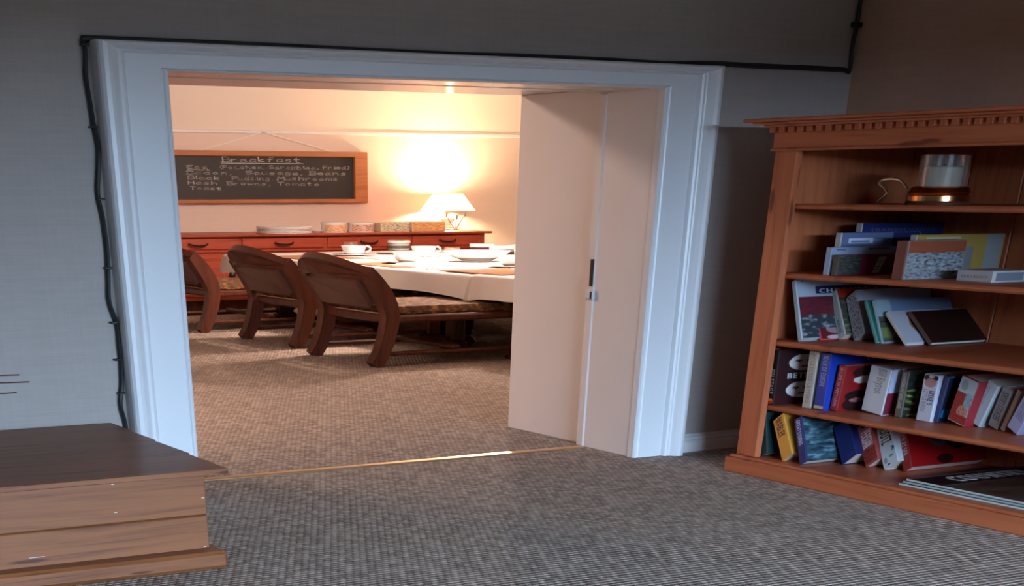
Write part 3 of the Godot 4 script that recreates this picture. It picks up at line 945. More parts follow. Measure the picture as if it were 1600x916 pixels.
func build_sideboard() -> void:
	var z := -18.9
	var right := px_z(757, 380, z).x
	var left := right - 5.2
	var s := thing("sideboard", "long mahogany sideboard with a row of drawers against the cream wall", "sideboard")
	part(s, "top_board", spanned(Vector3(left - 0.1, 0.728, FAR_WALL + 0.06), Vector3(right + 0.07, 0.75, z + 0.08), 0.008), M.mahogany)
	part(s, "carcass", spanned(Vector3(left, 0.1, FAR_WALL + 0.06), Vector3(right, 0.728, z), 0.006), M.mahogany)
	part(s, "plinth", spanned(Vector3(left + 0.05, 0, FAR_WALL + 0.08), Vector3(right - 0.05, 0.1, z - 0.1), 0.005), M.oak)
	part(s, "moulding", spanned(Vector3(left - 0.02, 0.578, z), Vector3(right + 0.02, 0.598, z + 0.03), 0.006), M.mahogany)
	var edges := [752.0, 640.0, 508.0, 374.0, 240.0]
	var st := begin()
	var pts := []
	for i in 9:
		var a := PI * i / 8.0
		pts.append(Vector3(cos(a) * 0.12, -sin(a) * 0.022, 0.02 + sin(a) * 0.04))
	tube(st, pts, 0.009, 6)
	var pull := done(st)
	for i in 4:
		var x1 := px_z(edges[i], 380, z).x - 0.03
		var x0 := px_z(edges[i + 1], 380, z).x + 0.03
		var d := part(s, "drawer", spanned(Vector3(x0, 0.606, z - 0.02), Vector3(x1, 0.716, z + 0.022), 0.008), M.mahogany)
		part(d, "drawer_pull", pull, M.dark_metal, Vector3((x0 + x1) / 2.0, 0.668, z + 0.02))
		var dr := part(s, "cupboard_door", spanned(Vector3(x0, 0.14, z - 0.02), Vector3(x1, 0.565, z + 0.02), 0.008), M.mahogany)
		part(dr, "raised_panel", spanned(Vector3(x0 + 0.2, 0.19, z), Vector3(x1 - 0.2, 0.52, z + 0.03), 0.01), M.mahogany)
		part(dr, "knob", turned([Vector2(0, 0), Vector2(0.02, 0), Vector2(0.04, 0.02), Vector2(0.03, 0.04), Vector2(0, 0.045)], 12), M.dark_metal, Vector3(x1 - 0.1, 0.36, z + 0.03)).rotation.x = PI / 2

	var top := 0.75
	var zz := -19.25
	# stacked plates
	var a := px_z(404, 360, zz)
	var b := px_z(484, 360, zz)
	var r := (b.x - a.x) / 2.0
	var pm := turned([Vector2(0, 0), Vector2(r * 0.92, 0), Vector2(r, 0.003), Vector2(r, 0.0115), Vector2(r * 0.97, 0.013), Vector2(r * 0.6, 0.009), Vector2(0, 0.009)], 36)
	for i in 5:
		var o := thing("plate", ["lowest plate of the white stack on the sideboard", "second plate from the bottom of the white stack on the sideboard", "third plate from the bottom of the white stack on the sideboard", "fourth plate from the bottom of the white stack on the sideboard", "topmost plate of the white stack on the sideboard"][i], "plate", Vector3((a.x + b.x) / 2.0, top + i * 0.0135, zz), "plates stacked on the sideboard")
		part(o, "dish", pm, M.china)
	var sp := thing("small_dish", "small pale dish between the plate stack and the mugs", "dish", Vector3(px_z(494, 362, zz).x, top, zz))
	part(sp, "dish", turned([Vector2(0, 0), Vector2(0.06, 0), Vector2(0.085, 0.018), Vector2(0.09, 0.03), Vector2(0.082, 0.03), Vector2(0.05, 0.01), Vector2(0, 0.01)]), M.china)
	# canisters and packets
	var prints := []
	for k in 4:
		var im := sheet([Color(0.9, 0.78, 0.6), Color(0.9, 0.8, 0.72), Color(0.85, 0.8, 0.62), Color(0.86, 0.7, 0.5)][k])
		blotches(im, [Color(0.8, 0.35, 0.2), Color(0.7, 0.4, 0.4), Color(0.35, 0.45, 0.65), Color(0.85, 0.4, 0.1)][k], 60 + k, 0.06, 0.05)
		blotches(im, [Color(0.95, 0.92, 0.85), Color(0.5, 0.25, 0.25), Color(0.95, 0.9, 0.8), Color(0.95, 0.85, 0.55)][k], 80 + k, 0.08, 0.12)
		prints.append(printed(im))
	var cans := [[503, 540, 0.104, "cylindrical canister with an orange flower print on the sideboard"], [545, 583, 0.1, "cylindrical canister with a rose print on the sideboard"]]
	for i in 2:
		a = px_z(cans[i][0], 360, zz)
		b = px_z(cans[i][1], 360, zz)
		r = (b.x - a.x) / 2.0
		var o := thing("canister", cans[i][3], "canister", Vector3((a.x + b.x) / 2.0, top, zz), "canisters on the sideboard")
		var h: float = cans[i][2]
		part(o, "body", turned([Vector2(0, 0), Vector2(r * 0.97, 0), Vector2(r * 0.97, h * 0.82), Vector2(0, h * 0.82)]), M.china)
		st = SurfaceTool.new()
		st.begin(Mesh.PRIMITIVE_TRIANGLES)
		for q in 12:
			var cor := []
			for e in [[q, 0.0], [q + 1, 0.0], [q + 1, 1.0], [q, 1.0]]:
				var ang: float = PI * 0.12 + PI * 0.76 * e[0] / 12.0
				cor.append([Vector3(-cos(ang) * r * 0.985, h * (0.08 + 0.66 * e[1]), sin(ang) * r * 0.985), Vector2(e[0] / 12.0, 1.0 - e[1]), Vector3(-cos(ang), 0, sin(ang))])
			for id in [0, 2, 1, 0, 3, 2]:
				st.set_uv(cor[id][1])
				st.set_normal(cor[id][2])
				st.add_vertex(cor[id][0])
		part(o, "printed_band", st.commit(), prints[i])
		part(o, "lid", turned([Vector2(0, h * 0.8), Vector2(r, h * 0.8), Vector2(r, h * 0.95), Vector2(r * 0.9, h), Vector2(0, h)]), M.china)
	var packs := [[596, 641, 0.098, "cereal packet lying flat with a blue picture on its side"], [645, 697, 0.1, "cereal packet lying flat with an orange picture on its side"]]
	for i in 2:
		a = px_z(packs[i][0], 360, zz + 0.2)
		b = px_z(packs[i][1], 360, zz + 0.2)
		var o := thing("cereal_packet", packs[i][3], "packet", Vector3((a.x + b.x) / 2.0, top, zz), "packets on the sideboard")
		var w := b.x - a.x
		var h: float = packs[i][2]
		part(o, "carton", box(Vector3(w, h, 0.36), 0.004, Vector3(0, h / 2.0, 0)), paint(0.7, 0.6, 0.42, 0.5))
		part(o, "printed_side", print_mesh(Vector3(-w / 2.0 + 0.01, 0.006, 0.182), Vector3(w - 0.02, 0, 0), Vector3(0, h - 0.012, 0)), prints[2 + i])
	# a small pot with spoons
	var c := px_z(708, 362, -19.05)
	var pot := thing("spoon_pot", "small glass pot by the table lamp holding spoons", "pot", Vector3(c.x, top, -19.0))
	part(pot, "glass", turned([Vector2(0, 0), Vector2(0.07, 0), Vector2(0.085, 0.07), Vector2(0.08, 0.07), Vector2(0.065, 0.006), Vector2(0, 0.006)]), M.glass)
	for k in [[-0.12, 0.17], [0.13, 0.18], [0.02, 0.15]]:
		var o := thing("teaspoon", ["teaspoon leaning left in the glass pot", "teaspoon leaning right in the glass pot", "upright teaspoon in the glass pot"][[-0.12, 0.13, 0.02].find(k[0])], "spoon", Vector3(c.x, top + 0.008, -19.0), "spoons in the glass pot")
		st = begin()
		tube(st, [Vector3(0, 0, 0), Vector3(k[0], k[1] - 0.03, 0.0)], 0.007, 6)
		part(o, "stem", done(st), M.chrome)
		st = begin()
		cbox(st, Vector3(k[0] * 1.1, k[1] - 0.01, 0), Vector3(0.035, 0.045, 0.012), 0.005)
		part(o, "spoon_bowl", done(st), M.chrome)

func build_chalkboard() -> void:
	var z := FAR_WALL + 0.045
	var tr := px_z(572, 238, z)
	var br := px_z(568, 317, z)
	var x1 := tr.x - 0.0
	var y1 := tr.y
	var y0 := br.y
	var x0 := x1 - 2.95
	var fw := 0.19
	var fh := 0.052
	var c := thing("chalkboard", "long black chalkboard in a pine frame listing breakfast dishes", "chalkboard")
	part(c, "slate", spanned(Vector3(x0 + 0.05, y0 + 0.02, z - 0.03), Vector3(x1 - 0.05, y1 - 0.02, z)), M.slate)
	part(c, "frame_rail", spanned(Vector3(x0, y1 - fh, z - 0.035), Vector3(x1, y1, z + 0.05), 0.008), M.frame_pine)
	part(c, "frame_rail", spanned(Vector3(x0, y0, z - 0.035), Vector3(x1, y0 + fh * 0.8, z + 0.05), 0.008), M.frame_pine)
	part(c, "frame_stile", spanned(Vector3(x0, y0, z - 0.034), Vector3(x0 + fw, y1, z + 0.049), 0.008), M.frame_pine)
	part(c, "frame_stile", spanned(Vector3(x1 - fw, y0, z - 0.034), Vector3(x1, y1, z + 0.049), 0.008), M.frame_pine)
	var st := begin()
	var apex := px_z(412, 206, z)
	var n0 := px_z(310, 236, z)
	var n1 := px_z(520, 238, z)
	apex.y = 1.75
	tube(st, [n0, apex, n1], 0.006, 6)
	part(c, "hanging_cord", done(st), M.linen)
	for p in [n0, n1, apex]:
		part(c, "cord_pin", box(Vector3(0.06, 0.014, 0.03), 0.004), M.gloss, p)
	var zz := z + 0.003
	var lines := [["Breakfast", 346, 473, 253, 11.5], ["Egg", 291, 328, 263, 7.0], ["(Poached, Scrambled, Fried)", 343, 546, 263.5, 7.0], ["Bacon,", 291, 364, 272, 7.5], ["Sausage,", 384, 474, 272.5, 7.5], ["Beans", 483, 544, 273, 7.5], ["Black", 293, 346, 280, 7.5], ["Pudding,", 362, 428, 281, 7.5], ["Mushrooms", 434, 530, 281.5, 7.5], ["Hash", 293, 342, 288, 7.0], ["Browns,", 354, 424, 289, 7.0], ["Tomato", 434, 502, 289.5, 7.0], ["Toast", 297, 349, 296, 6.5]]
	var i := 0
	st = begin()
	for l in lines:
		var a := px_z(l[1], l[3], zz)
		var b := px_z(l[2], l[3] + 1.0, zz)
		var h: float = (px_z(l[1], l[3] - l[4], zz).y - a.y) * 0.68
		chalk(st, l[0], a, b, h, 100 + i)
		i += 1
	for u in [[345, 474, 255.5], [292, 328, 265.5]]:
		var a := px_z(u[0], u[2], zz)
		var b := px_z(u[1], u[2] + 1.0, zz)
		quad(st, a, b, b + Vector3(0, 0.006, 0), a + Vector3(0, 0.006, 0), Vector3.BACK)
	part(c, "chalk_writing", done(st), M.chalk, Vector3.ZERO, "white chalk handwriting").set_meta("kind", "stuff")

func build_table_lamp() -> void:
	var z := -19.80
	var foot := px_z(699, 362, z)
	var p := Vector3(foot.x, 0.75, z)
	var l := thing("table_lamp", "lit table lamp with a wide cream shade on the sideboard", "lamp", p)
	part(l, "base", turned([Vector2(0, 0), Vector2(0.15, 0), Vector2(0.16, 0.01), Vector2(0.06, 0.03), Vector2(0.04, 0.05), Vector2(0.08, 0.085), Vector2(0.1, 0.12), Vector2(0.07, 0.155), Vector2(0.035, 0.17), Vector2(0.035, 0.2), Vector2(0, 0.2)]), M.china)
	part(l, "collar", turned([Vector2(0, 0.198), Vector2(0.05, 0.198), Vector2(0.05, 0.215), Vector2(0.025, 0.222), Vector2(0.025, 0.286), Vector2(0, 0.286)]), M.brass)
	var sm := paint(0.9, 0.82, 0.66, 0.9)
	sm.backlight_enabled = true
	sm.backlight = Color(1.0, 0.9, 0.72)
	part(l, "lamp_shade", turned([Vector2(0.37, 0.205), Vector2(0.2, 0.38)], 48), sm)
	var bulb := paint(1, 0.9, 0.7, 0.4)
	bulb.emission_enabled = true
	bulb.emission = Color(1.0, 0.84, 0.6)
	bulb.emission_energy_multiplier = 12.0
	part(l, "bulb", turned([Vector2(0, 0.285), Vector2(0.03, 0.29), Vector2(0.05, 0.32), Vector2(0.04, 0.345), Vector2(0, 0.352)], 18), bulb)
	var o := OmniLight3D.new()
	o.name = "lamp_glow"
	l.add_child(o)
	o.position = Vector3(0, 0.322, 0)
	o.light_color = Color(1.0, 0.85, 0.66)
	o.light_energy = 3.4
	o.light_size = 0.06
	o.omni_range = 40.0
	o.omni_attenuation = 2.0
	o.shadow_enabled = true

func build_ceiling_lamp() -> void:
	globe_lamp("white globe ceiling lamp over the breakfast table", Vector3(9.0, LOW, -14.2), 15.5)
	globe_lamp("white globe ceiling lamp over the open carpet of the breakfast room", Vector3(1.9, LOW, -10.6), 4.6)

func globe_lamp(label: String, at: Vector3, energy: float) -> void:
	var l := thing("ceiling_lamp", label, "lamp", at, "globe ceiling lamps of the breakfast room")
	part(l, "rose", turned([Vector2(0, -0.04), Vector2(0.1, -0.04), Vector2(0.16, -0.01), Vector2(0.16, 0), Vector2(0, 0)]), M.brass)
	var glow := paint(0.9, 0.88, 0.82, 0.4)
	glow.emission_enabled = true
	glow.emission = Color(1.0, 0.88, 0.76)
	glow.emission_energy_multiplier = 6.0
	part(l, "globe", turned([Vector2(0, -0.24), Vector2(0.1, -0.23), Vector2(0.19, -0.17), Vector2(0.2, -0.13), Vector2(0.16, -0.07), Vector2(0.08, -0.04), Vector2(0, -0.04)], 24), glow)
	var o := OmniLight3D.new()
	o.name = "globe_glow"
	l.add_child(o)
	o.position = Vector3(0, -0.14, 0)
	o.light_color = Color(1.0, 0.87, 0.80)
	o.light_energy = energy
	o.light_size = 0.15
	o.omni_range = 40.0
	o.omni_attenuation = 2.0
	o.shadow_enabled = true

# ---------------------------------------------------------------- the chest
func build_chest() -> void:
	var c := thing("wooden_chest", "low brown wooden chest with an overhanging lid beside the doorway", "chest")
	var x1 := 2.228
	var x0 := 0.2
	var zf := -5.63
	var zb := -6.95
	# the lid: four boards with the front edge rounded
	var lid := Node3D.new()
	lid.name = "lid"
	c.add_child(lid)
	var cuts := [-5.555, -5.98, -6.4, -6.74, -7.0]
	for i in 4:
		part(lid, "plank", spanned(Vector3(x0 - 0.1, 0.328, cuts[i + 1] + 0.0012), Vector3(x1 + 0.07 + 0.012 * i, 0.346, cuts[i] - 0.0012), 0.0015), M.chest, Vector3.ZERO)
	part(c, "side_panel", spanned(Vector3(x1 - 0.05, 0.02, zb), Vector3(x1 - 0.004, 0.328, zf - 0.036), 0.003), M.chest)
	part(c, "side_panel", spanned(Vector3(x0, 0.02, zb), Vector3(x0 + 0.05, 0.328, zf - 0.01), 0.003), M.chest)
	part(c, "back_panel", spanned(Vector3(x0, 0.02, zb), Vector3(x1 - 0.01, 0.328, zb + 0.05), 0.003), M.chest)
	part(c, "front_board", spanned(Vector3(x0, 0.181, zf - 0.03), Vector3(x1, 0.3275, zf), 0.004), M.chest)
	part(c, "front_board", spanned(Vector3(x0, 0.05, zf - 0.035), Vector3(x1 + 0.004, 0.178, zf - 0.012), 0.004), M.chest)
	part(c, "plinth", spanned(Vector3(x0 - 0.08, 0.0, zb - 0.02), Vector3(x1 + 0.042, 0.062, -5.55), 0.012), M.chest)
	# old chips of white paint
	for p in [[176, 757], [181, 801], [317, 778], [320, 855]]:
		var at := px_z(p[0], p[1], zf + 0.001)
		part(c, "paint_fleck", box(Vector3(0.012, 0.003, 0.002), 0.0008), M.paper, at)
	var fl := px_z(58, 871, zf - 0.011)
	part(c, "paint_fleck", box(Vector3(0.06, 0.002, 0.002), 0.0008), M.paper, fl)

# ---------------------------------------------------------------- the bookcase
const BX := 5.57              # front of the stiles
const BZ0 := -6.445           # far end
const BZ1 := -3.35            # near end
const ROWS := [0.075, 0.312, 0.589, 0.867, 1.138]

func build_bookcase() -> void:
	var b := thing("bookcase", "tall pine bookcase with a dentil cornice against the lounge wall", "bookcase")
	var back := 6.5
	for z in [[BZ0, BZ0 + 0.05], [BZ1 - 0.05, BZ1]]:
		part(b, "side_panel", spanned(Vector3(BX + 0.02, 0.01, z[0]), Vector3(back, 1.40, z[1]), 0.004), M.pine_up)
	for z in [[BZ0 - 0.005, BZ0 + 0.15], [BZ1 - 0.15, BZ1 + 0.005]]:
		part(b, "stile", spanned(Vector3(BX, 0.075, z[0]), Vector3(BX + 0.04, 1.345, z[1]), 0.006), M.pine_up)
	var n := 9
	for i in n:
		var z0 := lerpf(BZ0 + 0.05, BZ1 - 0.05, i / float(n))
		var z1 := lerpf(BZ0 + 0.05, BZ1 - 0.05, (i + 1) / float(n))
		part(b, "back_board", spanned(Vector3(back - 0.03, 0.05, z0 + 0.002), Vector3(back - 0.005, 1.40, z1 - 0.002), 0.006), M.pine_up)
	for i in 5:
		var y: float = ROWS[i]
		if i == 0:
			part(b, "bottom_board", spanned(Vector3(BX + 0.01, y - 0.02, BZ0 + 0.05), Vector3(back - 0.03, y, BZ1 - 0.05), 0.003), M.pine)
			continue
		var sh := begin()
		span(sh, Vector3(BX + 0.055, y - 0.02, BZ0 + 0.05), Vector3(back - 0.03, y, BZ1 - 0.05), 0.003)
		span(sh, Vector3(BX + 0.03, y - 0.021, BZ0 + 0.1), Vector3(BX + 0.07, y - 0.001, BZ1 - 0.1), 0.008)
		part(b, "shelf", done(sh), M.pine)
	var pl := begin()
	span(pl, Vector3(BX - 0.05, 0, BZ0 - 0.03), Vector3(BX + 0.03, 0.066, BZ1 + 0.03), 0.004)
	span(pl, Vector3(BX - 0.03, 0.062, BZ0 - 0.02), Vector3(BX + 0.03, 0.078, BZ1 + 0.02), 0.006)
	part(b, "plinth", done(pl), M.pine)
	part(b, "frieze_board", spanned(Vector3(BX - 0.012, 1.338, BZ0 - 0.012), Vector3(BX + 0.04, 1.415, BZ1 + 0.012), 0.004), M.pine)
	part(b, "bead", spanned(Vector3(BX - 0.022, 1.336, BZ0 - 0.02), Vector3(BX + 0.02, 1.348, BZ1 + 0.02), 0.005), M.pine)
	part(b, "top_board", spanned(Vector3(BX, 1.40, BZ0), Vector3(back, 1.425, BZ1), 0.003), M.pine)
	var co := begin()
	span(co, Vector3(BX - 0.05, 1.425, BZ0 - 0.05), Vector3(back + 0.02, 1.435, BZ1 + 0.05), 0.003)
	span(co, Vector3(BX - 0.085, 1.434, BZ0 - 0.09), Vector3(back + 0.03, 1.444, BZ1 + 0.09), 0.004)
	span(co, Vector3(BX - 0.115, 1.443, BZ0 - 0.13), Vector3(back + 0.04, 1.455, BZ1 + 0.13), 0.004)
	part(b, "cornice", done(co), M.pine)
	var dm := box(Vector3(0.03, 0.021, 0.036), 0.002)
	var z := BZ0 + 0.0
	while z < BZ1:
		part(b, "dentil", dm, M.pine, Vector3(BX - 0.025, 1.4145, z))
		z += 0.0625

# one book: `bl`, `br` and `tl` are the spine's lower left, lower right and upper left corners in the photograph
var covers := {}
func book(called: String, label: String, category: String, group: String, level: float, bl: Vector2, br: Vector2, tl: Vector2, deep: float, spine: Color, side: Color) -> Array:
	var a := px_y(bl.x, bl.y, level)
	a.x = clampf(a.x, BX + 0.05, 6.1)
	a = px_x(bl.x, bl.y, a.x)
	var b := px_x(br.x, br.y, a.x)
	var c := px_x(tl.x, tl.y, a.x)
	var lean := atan2(c.z - a.z, c.y - level)
	var t := maxf((b.z - a.z) * cos(lean) * 0.95, 0.014)
	var h := (c.y - level) / cos(lean)
	if lean > 0.0:
		h -= t * sin(lean) * 0.5
	h = minf(h, ((ROWS[ROWS.find(level) + 1] - 0.0245 - level) - t * absf(sin(lean))) / cos(lean))
	var o := thing(called, label, category, Vector3(a.x, level + (t * sin(lean) if lean > 0.0 else 0.0) + 0.0005, a.z), group)
	o.rotation.x = lean
	deep = minf(deep, 6.44 - a.x)
	var e := 0.006
	var st := begin()
	span(st, Vector3(0.004, 0, 0), Vector3(deep, h, e * 0.6), 0.0012)
	var left := done(st)
	st = begin()
	span(st, Vector3(0.004, 0, t - e * 0.6), Vector3(deep, h, t), 0.0012)
	var right := done(st)
	part(o, "back_cover", left, paint(side.r, side.g, side.b, 0.4))
	part(o, "front_cover", right, paint(side.r, side.g, side.b, 0.4))
	part(o, "spine", spanned(Vector3(-0.003, 0, 0), Vector3(0.008, h, t), 0.003), paint(spine.r, spine.g, spine.b, 0.4))
	part(o, "pages", spanned(Vector3(0.006, 0.003, e * 0.6), Vector3(deep - 0.01, h - 0.004, t - e * 0.6)), M.paper)
	return [o, deep, h, t]

func on_cover(bk: Array, im: Image, x0 := 0.0, x1 := 1.0, y0 := 0.0, y1 := 1.0) -> void:
	var w: float = bk[1]
	var h: float = bk[2]
	part(bk[0].get_node("front_cover"), "cover_print", print_mesh(Vector3(0.006 + w * x0, h * y0, bk[3] + 0.0012), Vector3((w - 0.006) * (x1 - x0), 0, 0), Vector3(0, h * (y1 - y0), 0)), printed(im))

func on_spine(bk: Array, text: String, y0: float, y1: float, c: Color, fill := 0.6, shift := 0.0) -> void:
	var h: float = bk[2]
	var t: float = bk[3]
	lettering(bk[0].get_node("spine"), text, Vector3(-0.0035, h * (y0 + y1) / 2.0, t * (0.5 + shift)), Vector3.DOWN, Vector3.BACK, h * (y1 - y0), t * fill, paint(c.r, c.g, c.b, 0.6))

func spine_patch(bk: Array, y0: float, y1: float, im: Image) -> void:
	var h: float = bk[2]
	var t: float = bk[3]
	part(bk[0].get_node("spine"), "spine_print", print_mesh(Vector3(-0.0045, h * y0, 0.002), Vector3(0, 0, t - 0.004), Vector3(0, h * (y1 - y0), 0)), printed(im))

func build_books() -> void:
	var W := Color(0.62, 0.62, 0.62)
	var K := Color(0.02, 0.02, 0.02)
	# ---- bottom row
	var g := "books on the bottom shelf"
	var y: float = ROWS[0]
	var bk := book("hardback_book", "dark green hardback at the end of the bottom shelf", "book", g, y, Vector2(1184, 717), Vector2(1200, 720), Vector2(1182, 649), 0.62, Color(0.02, 0.045, 0.04), Color(0.012, 0.04, 0.042))
	on_spine(bk, "THE FOREST", 0.45, 0.95, Color(0.25, 0.27, 0.26), 0.5)
	bk = book("hardback_book", "yellow-orange book with dark lettering beside the green hardback", "book", g, y, Vector2(1222, 724), Vector2(1243, 727), Vector2(1205, 645), 0.62, Color(0.72, 0.33, 0.05), Color(0.6, 0.28, 0.04))
	on_spine(bk, "MABLEY", 0.52, 0.95, Color(0.08, 0.03, 0.02), 0.6)
	bk = book("hardback_book", "blue-spined book with a teal storm picture on its cover", "book", g, y, Vector2(1250, 727), Vector2(1263, 729), Vector2(1240, 647), 0.68, Color(0.025, 0.03, 0.14), Color(0.03, 0.06, 0.09))
	on_spine(bk, "GREAT STORMS", 0.4, 0.95, Color(0.45, 0.42, 0.6), 0.5)
	var im := sheet(Color(0.2, 0.32, 0.37))
	bar(im, 0, 0, 1, 0.12, Color(0.13, 0.18, 0.32))
	blotches(im, Color(0.42, 0.56, 0.6), 4, 0.05, 0.0)
	blotches(im, Color(0.1, 0.17, 0.22), 9, 0.06, 0.05)
	oval(im, 0.75, 0.47, 0.05, 0.04, Color(0.85, 0.9, 0.9))
	on_cover(bk, im)
	bk = book("hardback_book", "plain thick dark blue hardback on the bottom shelf", "book", g, y, Vector2(1316, 727), Vector2(1346, 731), Vector2(1300, 659), 0.55, Color(0.012, 0.022, 0.14), Color(0.01, 0.016, 0.1))
	bk = book("paperback_book", "red paperback with white lettering beside the dark blue hardback", "book", g, y, Vector2(1353, 731), Vector2(1378, 734), Vector2(1339, 663), 0.5, Color(0.42, 0.08, 0.06), Color(0.35, 0.06, 0.05))
	im = sheet(Color(0.62, 0.38, 0.4))
	oval(im, 0.45, 0.35, 0.2, 0.3, Color(0.25, 0.05, 0.05))
	spine_patch(bk, 0.82, 0.98, im)
	on_spine(bk, "PERSIAN", 0.42, 0.8, Color(0.75, 0.7, 0.7), 0.75)
	im = sheet(Color(0.6, 0.22, 0.17))
	blotches(im, Color(0.35, 0.08, 0.06), 17, 0.06, 0.0)
	spine_patch(bk, 0.05, 0.36, im)
	bk = book("paperback_book", "white paperback with black lettering and small teal marks", "book", g, y, Vector2(1382, 735), Vector2(1409, 738), Vector2(1369, 668), 0.5, Color(0.56, 0.64, 0.66), Color(0.6, 0.62, 0.64))
	on_spine(bk, "KOOTZ", 0.56, 0.98, K, 0.7)
	im = sheet(Color(0.76, 0.83, 0.85))
	oval(im, 0.75, 0.3, 0.22, 0.1, Color(0.2, 0.3, 0.3))
	oval(im, 0.65, 0.3, 0.16, 0.1, Color(0.76, 0.83, 0.85))
	oval(im, 0.65, 0.6, 0.16, 0.06, Color(0.4, 0.6, 0.6))
	oval(im, 0.22, 0.7, 0.12, 0.14, Color(0.55, 0.6, 0.6))
	oval(im, 0.4, 0.93, 0.1, 0.04, Color(0.1, 0.12, 0.15))
	spine_patch(bk, 0.03, 0.54, im)
	bk = book("hardback_book", "bright red book with a grey figure on its cover", "book", g, y, Vector2(1412, 738), Vector2(1428, 741), Vector2(1402, 675), 0.56, Color(0.3, 0.015, 0.015), Color(0.36, 0.01, 0.015))
	on_spine(bk, "WILD AT SEA", 0.35, 0.98, Color(0.6, 0.4, 0.4), 0.55)
	im = sheet(Color(0.64, 0.07, 0.09))
	oval(im, 0.42, 0.3, 0.17, 0.26, Color(0.42, 0.4, 0.44))
	oval(im, 0.37, 0.34, 0.09, 0.1, Color(0.28, 0.27, 0.3))
	oval(im, 0.62, 0.34, 0.16, 0.3, Color(0.14, 0.05, 0.06))
	oval(im, 0.43, 0.86, 0.11, 0.12, Color(0.22, 0.04, 0.05))
	bar(im, 0.12, 0.06, 0.18, 0.14, Color(0.85, 0.5, 0.5))
	bar(im, 0.22, 0.07, 0.26, 0.12, Color(0.85, 0.5, 0.5))
	on_cover(bk, im)
	# magazines lying flat
	var p := px_y(1398, 752, y + 0.02)
	for k in 3:
		var mg := thing("magazine", ["lowest of three magazines lying flat on the bottom shelf", "middle one of three magazines lying flat on the bottom shelf", "topmost magazine with white lettering, lying flat on the bottom shelf"][k], "magazine", Vector3(5.63 + k * 0.012, y + 0.0005 + k * 0.009, -5.33 + k * 0.01), "magazines lying on the bottom shelf")
		part(mg, "pages", spanned(Vector3(0.004, 0, 0.004), Vector3(0.77, 0.0085, 1.15), 0.001), M.paper)
		im = sheet(Color(0.3, 0.25, 0.22))
		blotches(im, [Color(0.4, 0.5, 0.5), Color(0.6, 0.55, 0.5), Color(0.42, 0.32, 0.24)][k], 40 + k, 0.04, -0.05)
		blotches(im, Color(0.4, 0.08, 0.08), 50 + k, 0.05, 0.15)
		bar(im, 0, 0, 1, 0.2, Color(0.1, 0.05, 0.06))
		bar(im, 0, 0, 1, 0.025, Color(0.55, 0.5, 0.48))
		bar(im, 0, 0.2, 1, 0.225, Color(0.5, 0.42, 0.36))
		part(mg, "cover_print", print_mesh(Vector3(0.0, 0.0088, 1.15), Vector3(0.775, 0, 0), Vector3(0, 0, -1.15)), printed(im))
		if k == 2:
			lettering(mg, "COUNTRY", Vector3(0.42, 0.0095, 0.115), Vector3.RIGHT, Vector3.FORWARD, 0.5, 0.12, paint(0.55, 0.52, 0.5))
		var ed := begin()
		span(ed, Vector3(-0.004, 0.0005, 0.0), Vector3(0.005, 0.0085, 1.15), 0.002)
		part(mg, "spine_edge", done(ed), paint([0.55, 0.35, 0.5][k], [0.6, 0.45, 0.56][k], [0.58, 0.42, 0.55][k], 0.3))

	# ---- fourth row
	g = "books on the shelf above the bottom one"
	y = ROWS[1]
	bk = book("hardback_book", "dark maroon book with two pale portraits and an orange spot on its spine", "book", g, y, Vector2(1196, 632), Vector2(1209, 635), Vector2(1206, 547), 0.34, Color(0.015, 0.01, 0.01), Color(0.09, 0.015, 0.02))
	on_spine(bk, "ON STAGE", 0.2, 0.65, Color(0.35, 0.33, 0.3), 0.5)
	im = sheet(Color(0.08, 0.04, 0.04))
	oval(im, 0.5, 0.5, 0.5, 0.5, Color(0.85, 0.2, 0.08))
	oval(im, 0.55, 0.25, 0.3, 0.2, Color(0.95, 0.6, 0.3))
	spine_patch(bk, 0.01, 0.12, im)
	im = sheet(Color(0.2, 0.06, 0.08))
	bar(im, 0.78, 0, 1, 1, Color(0.13, 0.11, 0.11))
	for k in [0.22, 0.72]:
		oval(im, 0.42, k - 0.03, 0.42, 0.2, Color(0.17, 0.07, 0.08))
		oval(im, 0.48, k + 0.01, 0.3, 0.15, Color(0.82, 0.78, 0.78))
		oval(im, 0.38, k - 0.02, 0.07, 0.02, Color(0.35, 0.25, 0.26))
		oval(im, 0.6, k - 0.02, 0.07, 0.02, Color(0.35, 0.25, 0.26))
		oval(im, 0.5, k + 0.09, 0.09, 0.018, Color(0.55, 0.3, 0.32))
	on_cover(bk, im)
	lettering(bk[0].get_node("front_cover"), "BETTS", Vector3(bk[1] * 0.45, bk[2] * 0.52, bk[3] + 0.002), Vector3.RIGHT, Vector3.UP, bk[1] * 0.5, bk[2] * 0.1, paint(0.5, 0.5, 0.5))
	bk = book("hardback_book", "slim cream book beside the maroon portrait book", "book", g, y, Vector2(1253, 637), Vector2(1267, 640), Vector2(1266, 548), 0.6, Color(0.5, 0.48, 0.42), Color(0.45, 0.43, 0.38))
	on_spine(bk, "COLLECTED LETTERS", 0.1, 0.95, Color(0.3, 0.28, 0.25), 0.45)
	bk = book("hardback_book", "large royal blue book on the shelf above the bottom one", "book", g, y, Vector2(1271, 640), Vector2(1287, 642), Vector2(1285, 551), 0.62, Color(0.01, 0.04, 0.34), Color(0.008, 0.045, 0.4))
	on_spine(bk, "BOOK OF EUROPE", 0.42, 0.95, Color(0.25, 0.32, 0.5), 0.5)
	im = sheet(Color(0.75, 0.72, 0.5))
	spine_patch(bk, 0.03, 0.08, im)
	lettering(bk[0].get_node("front_cover"), "EUROPE", Vector3(bk[1] * 0.55, bk[2] * 0.88, bk[3] + 0.002), Vector3.RIGHT, Vector3.UP, bk[1] * 0.34, bk[2] * 0.06, paint(0.3, 0.35, 0.45))
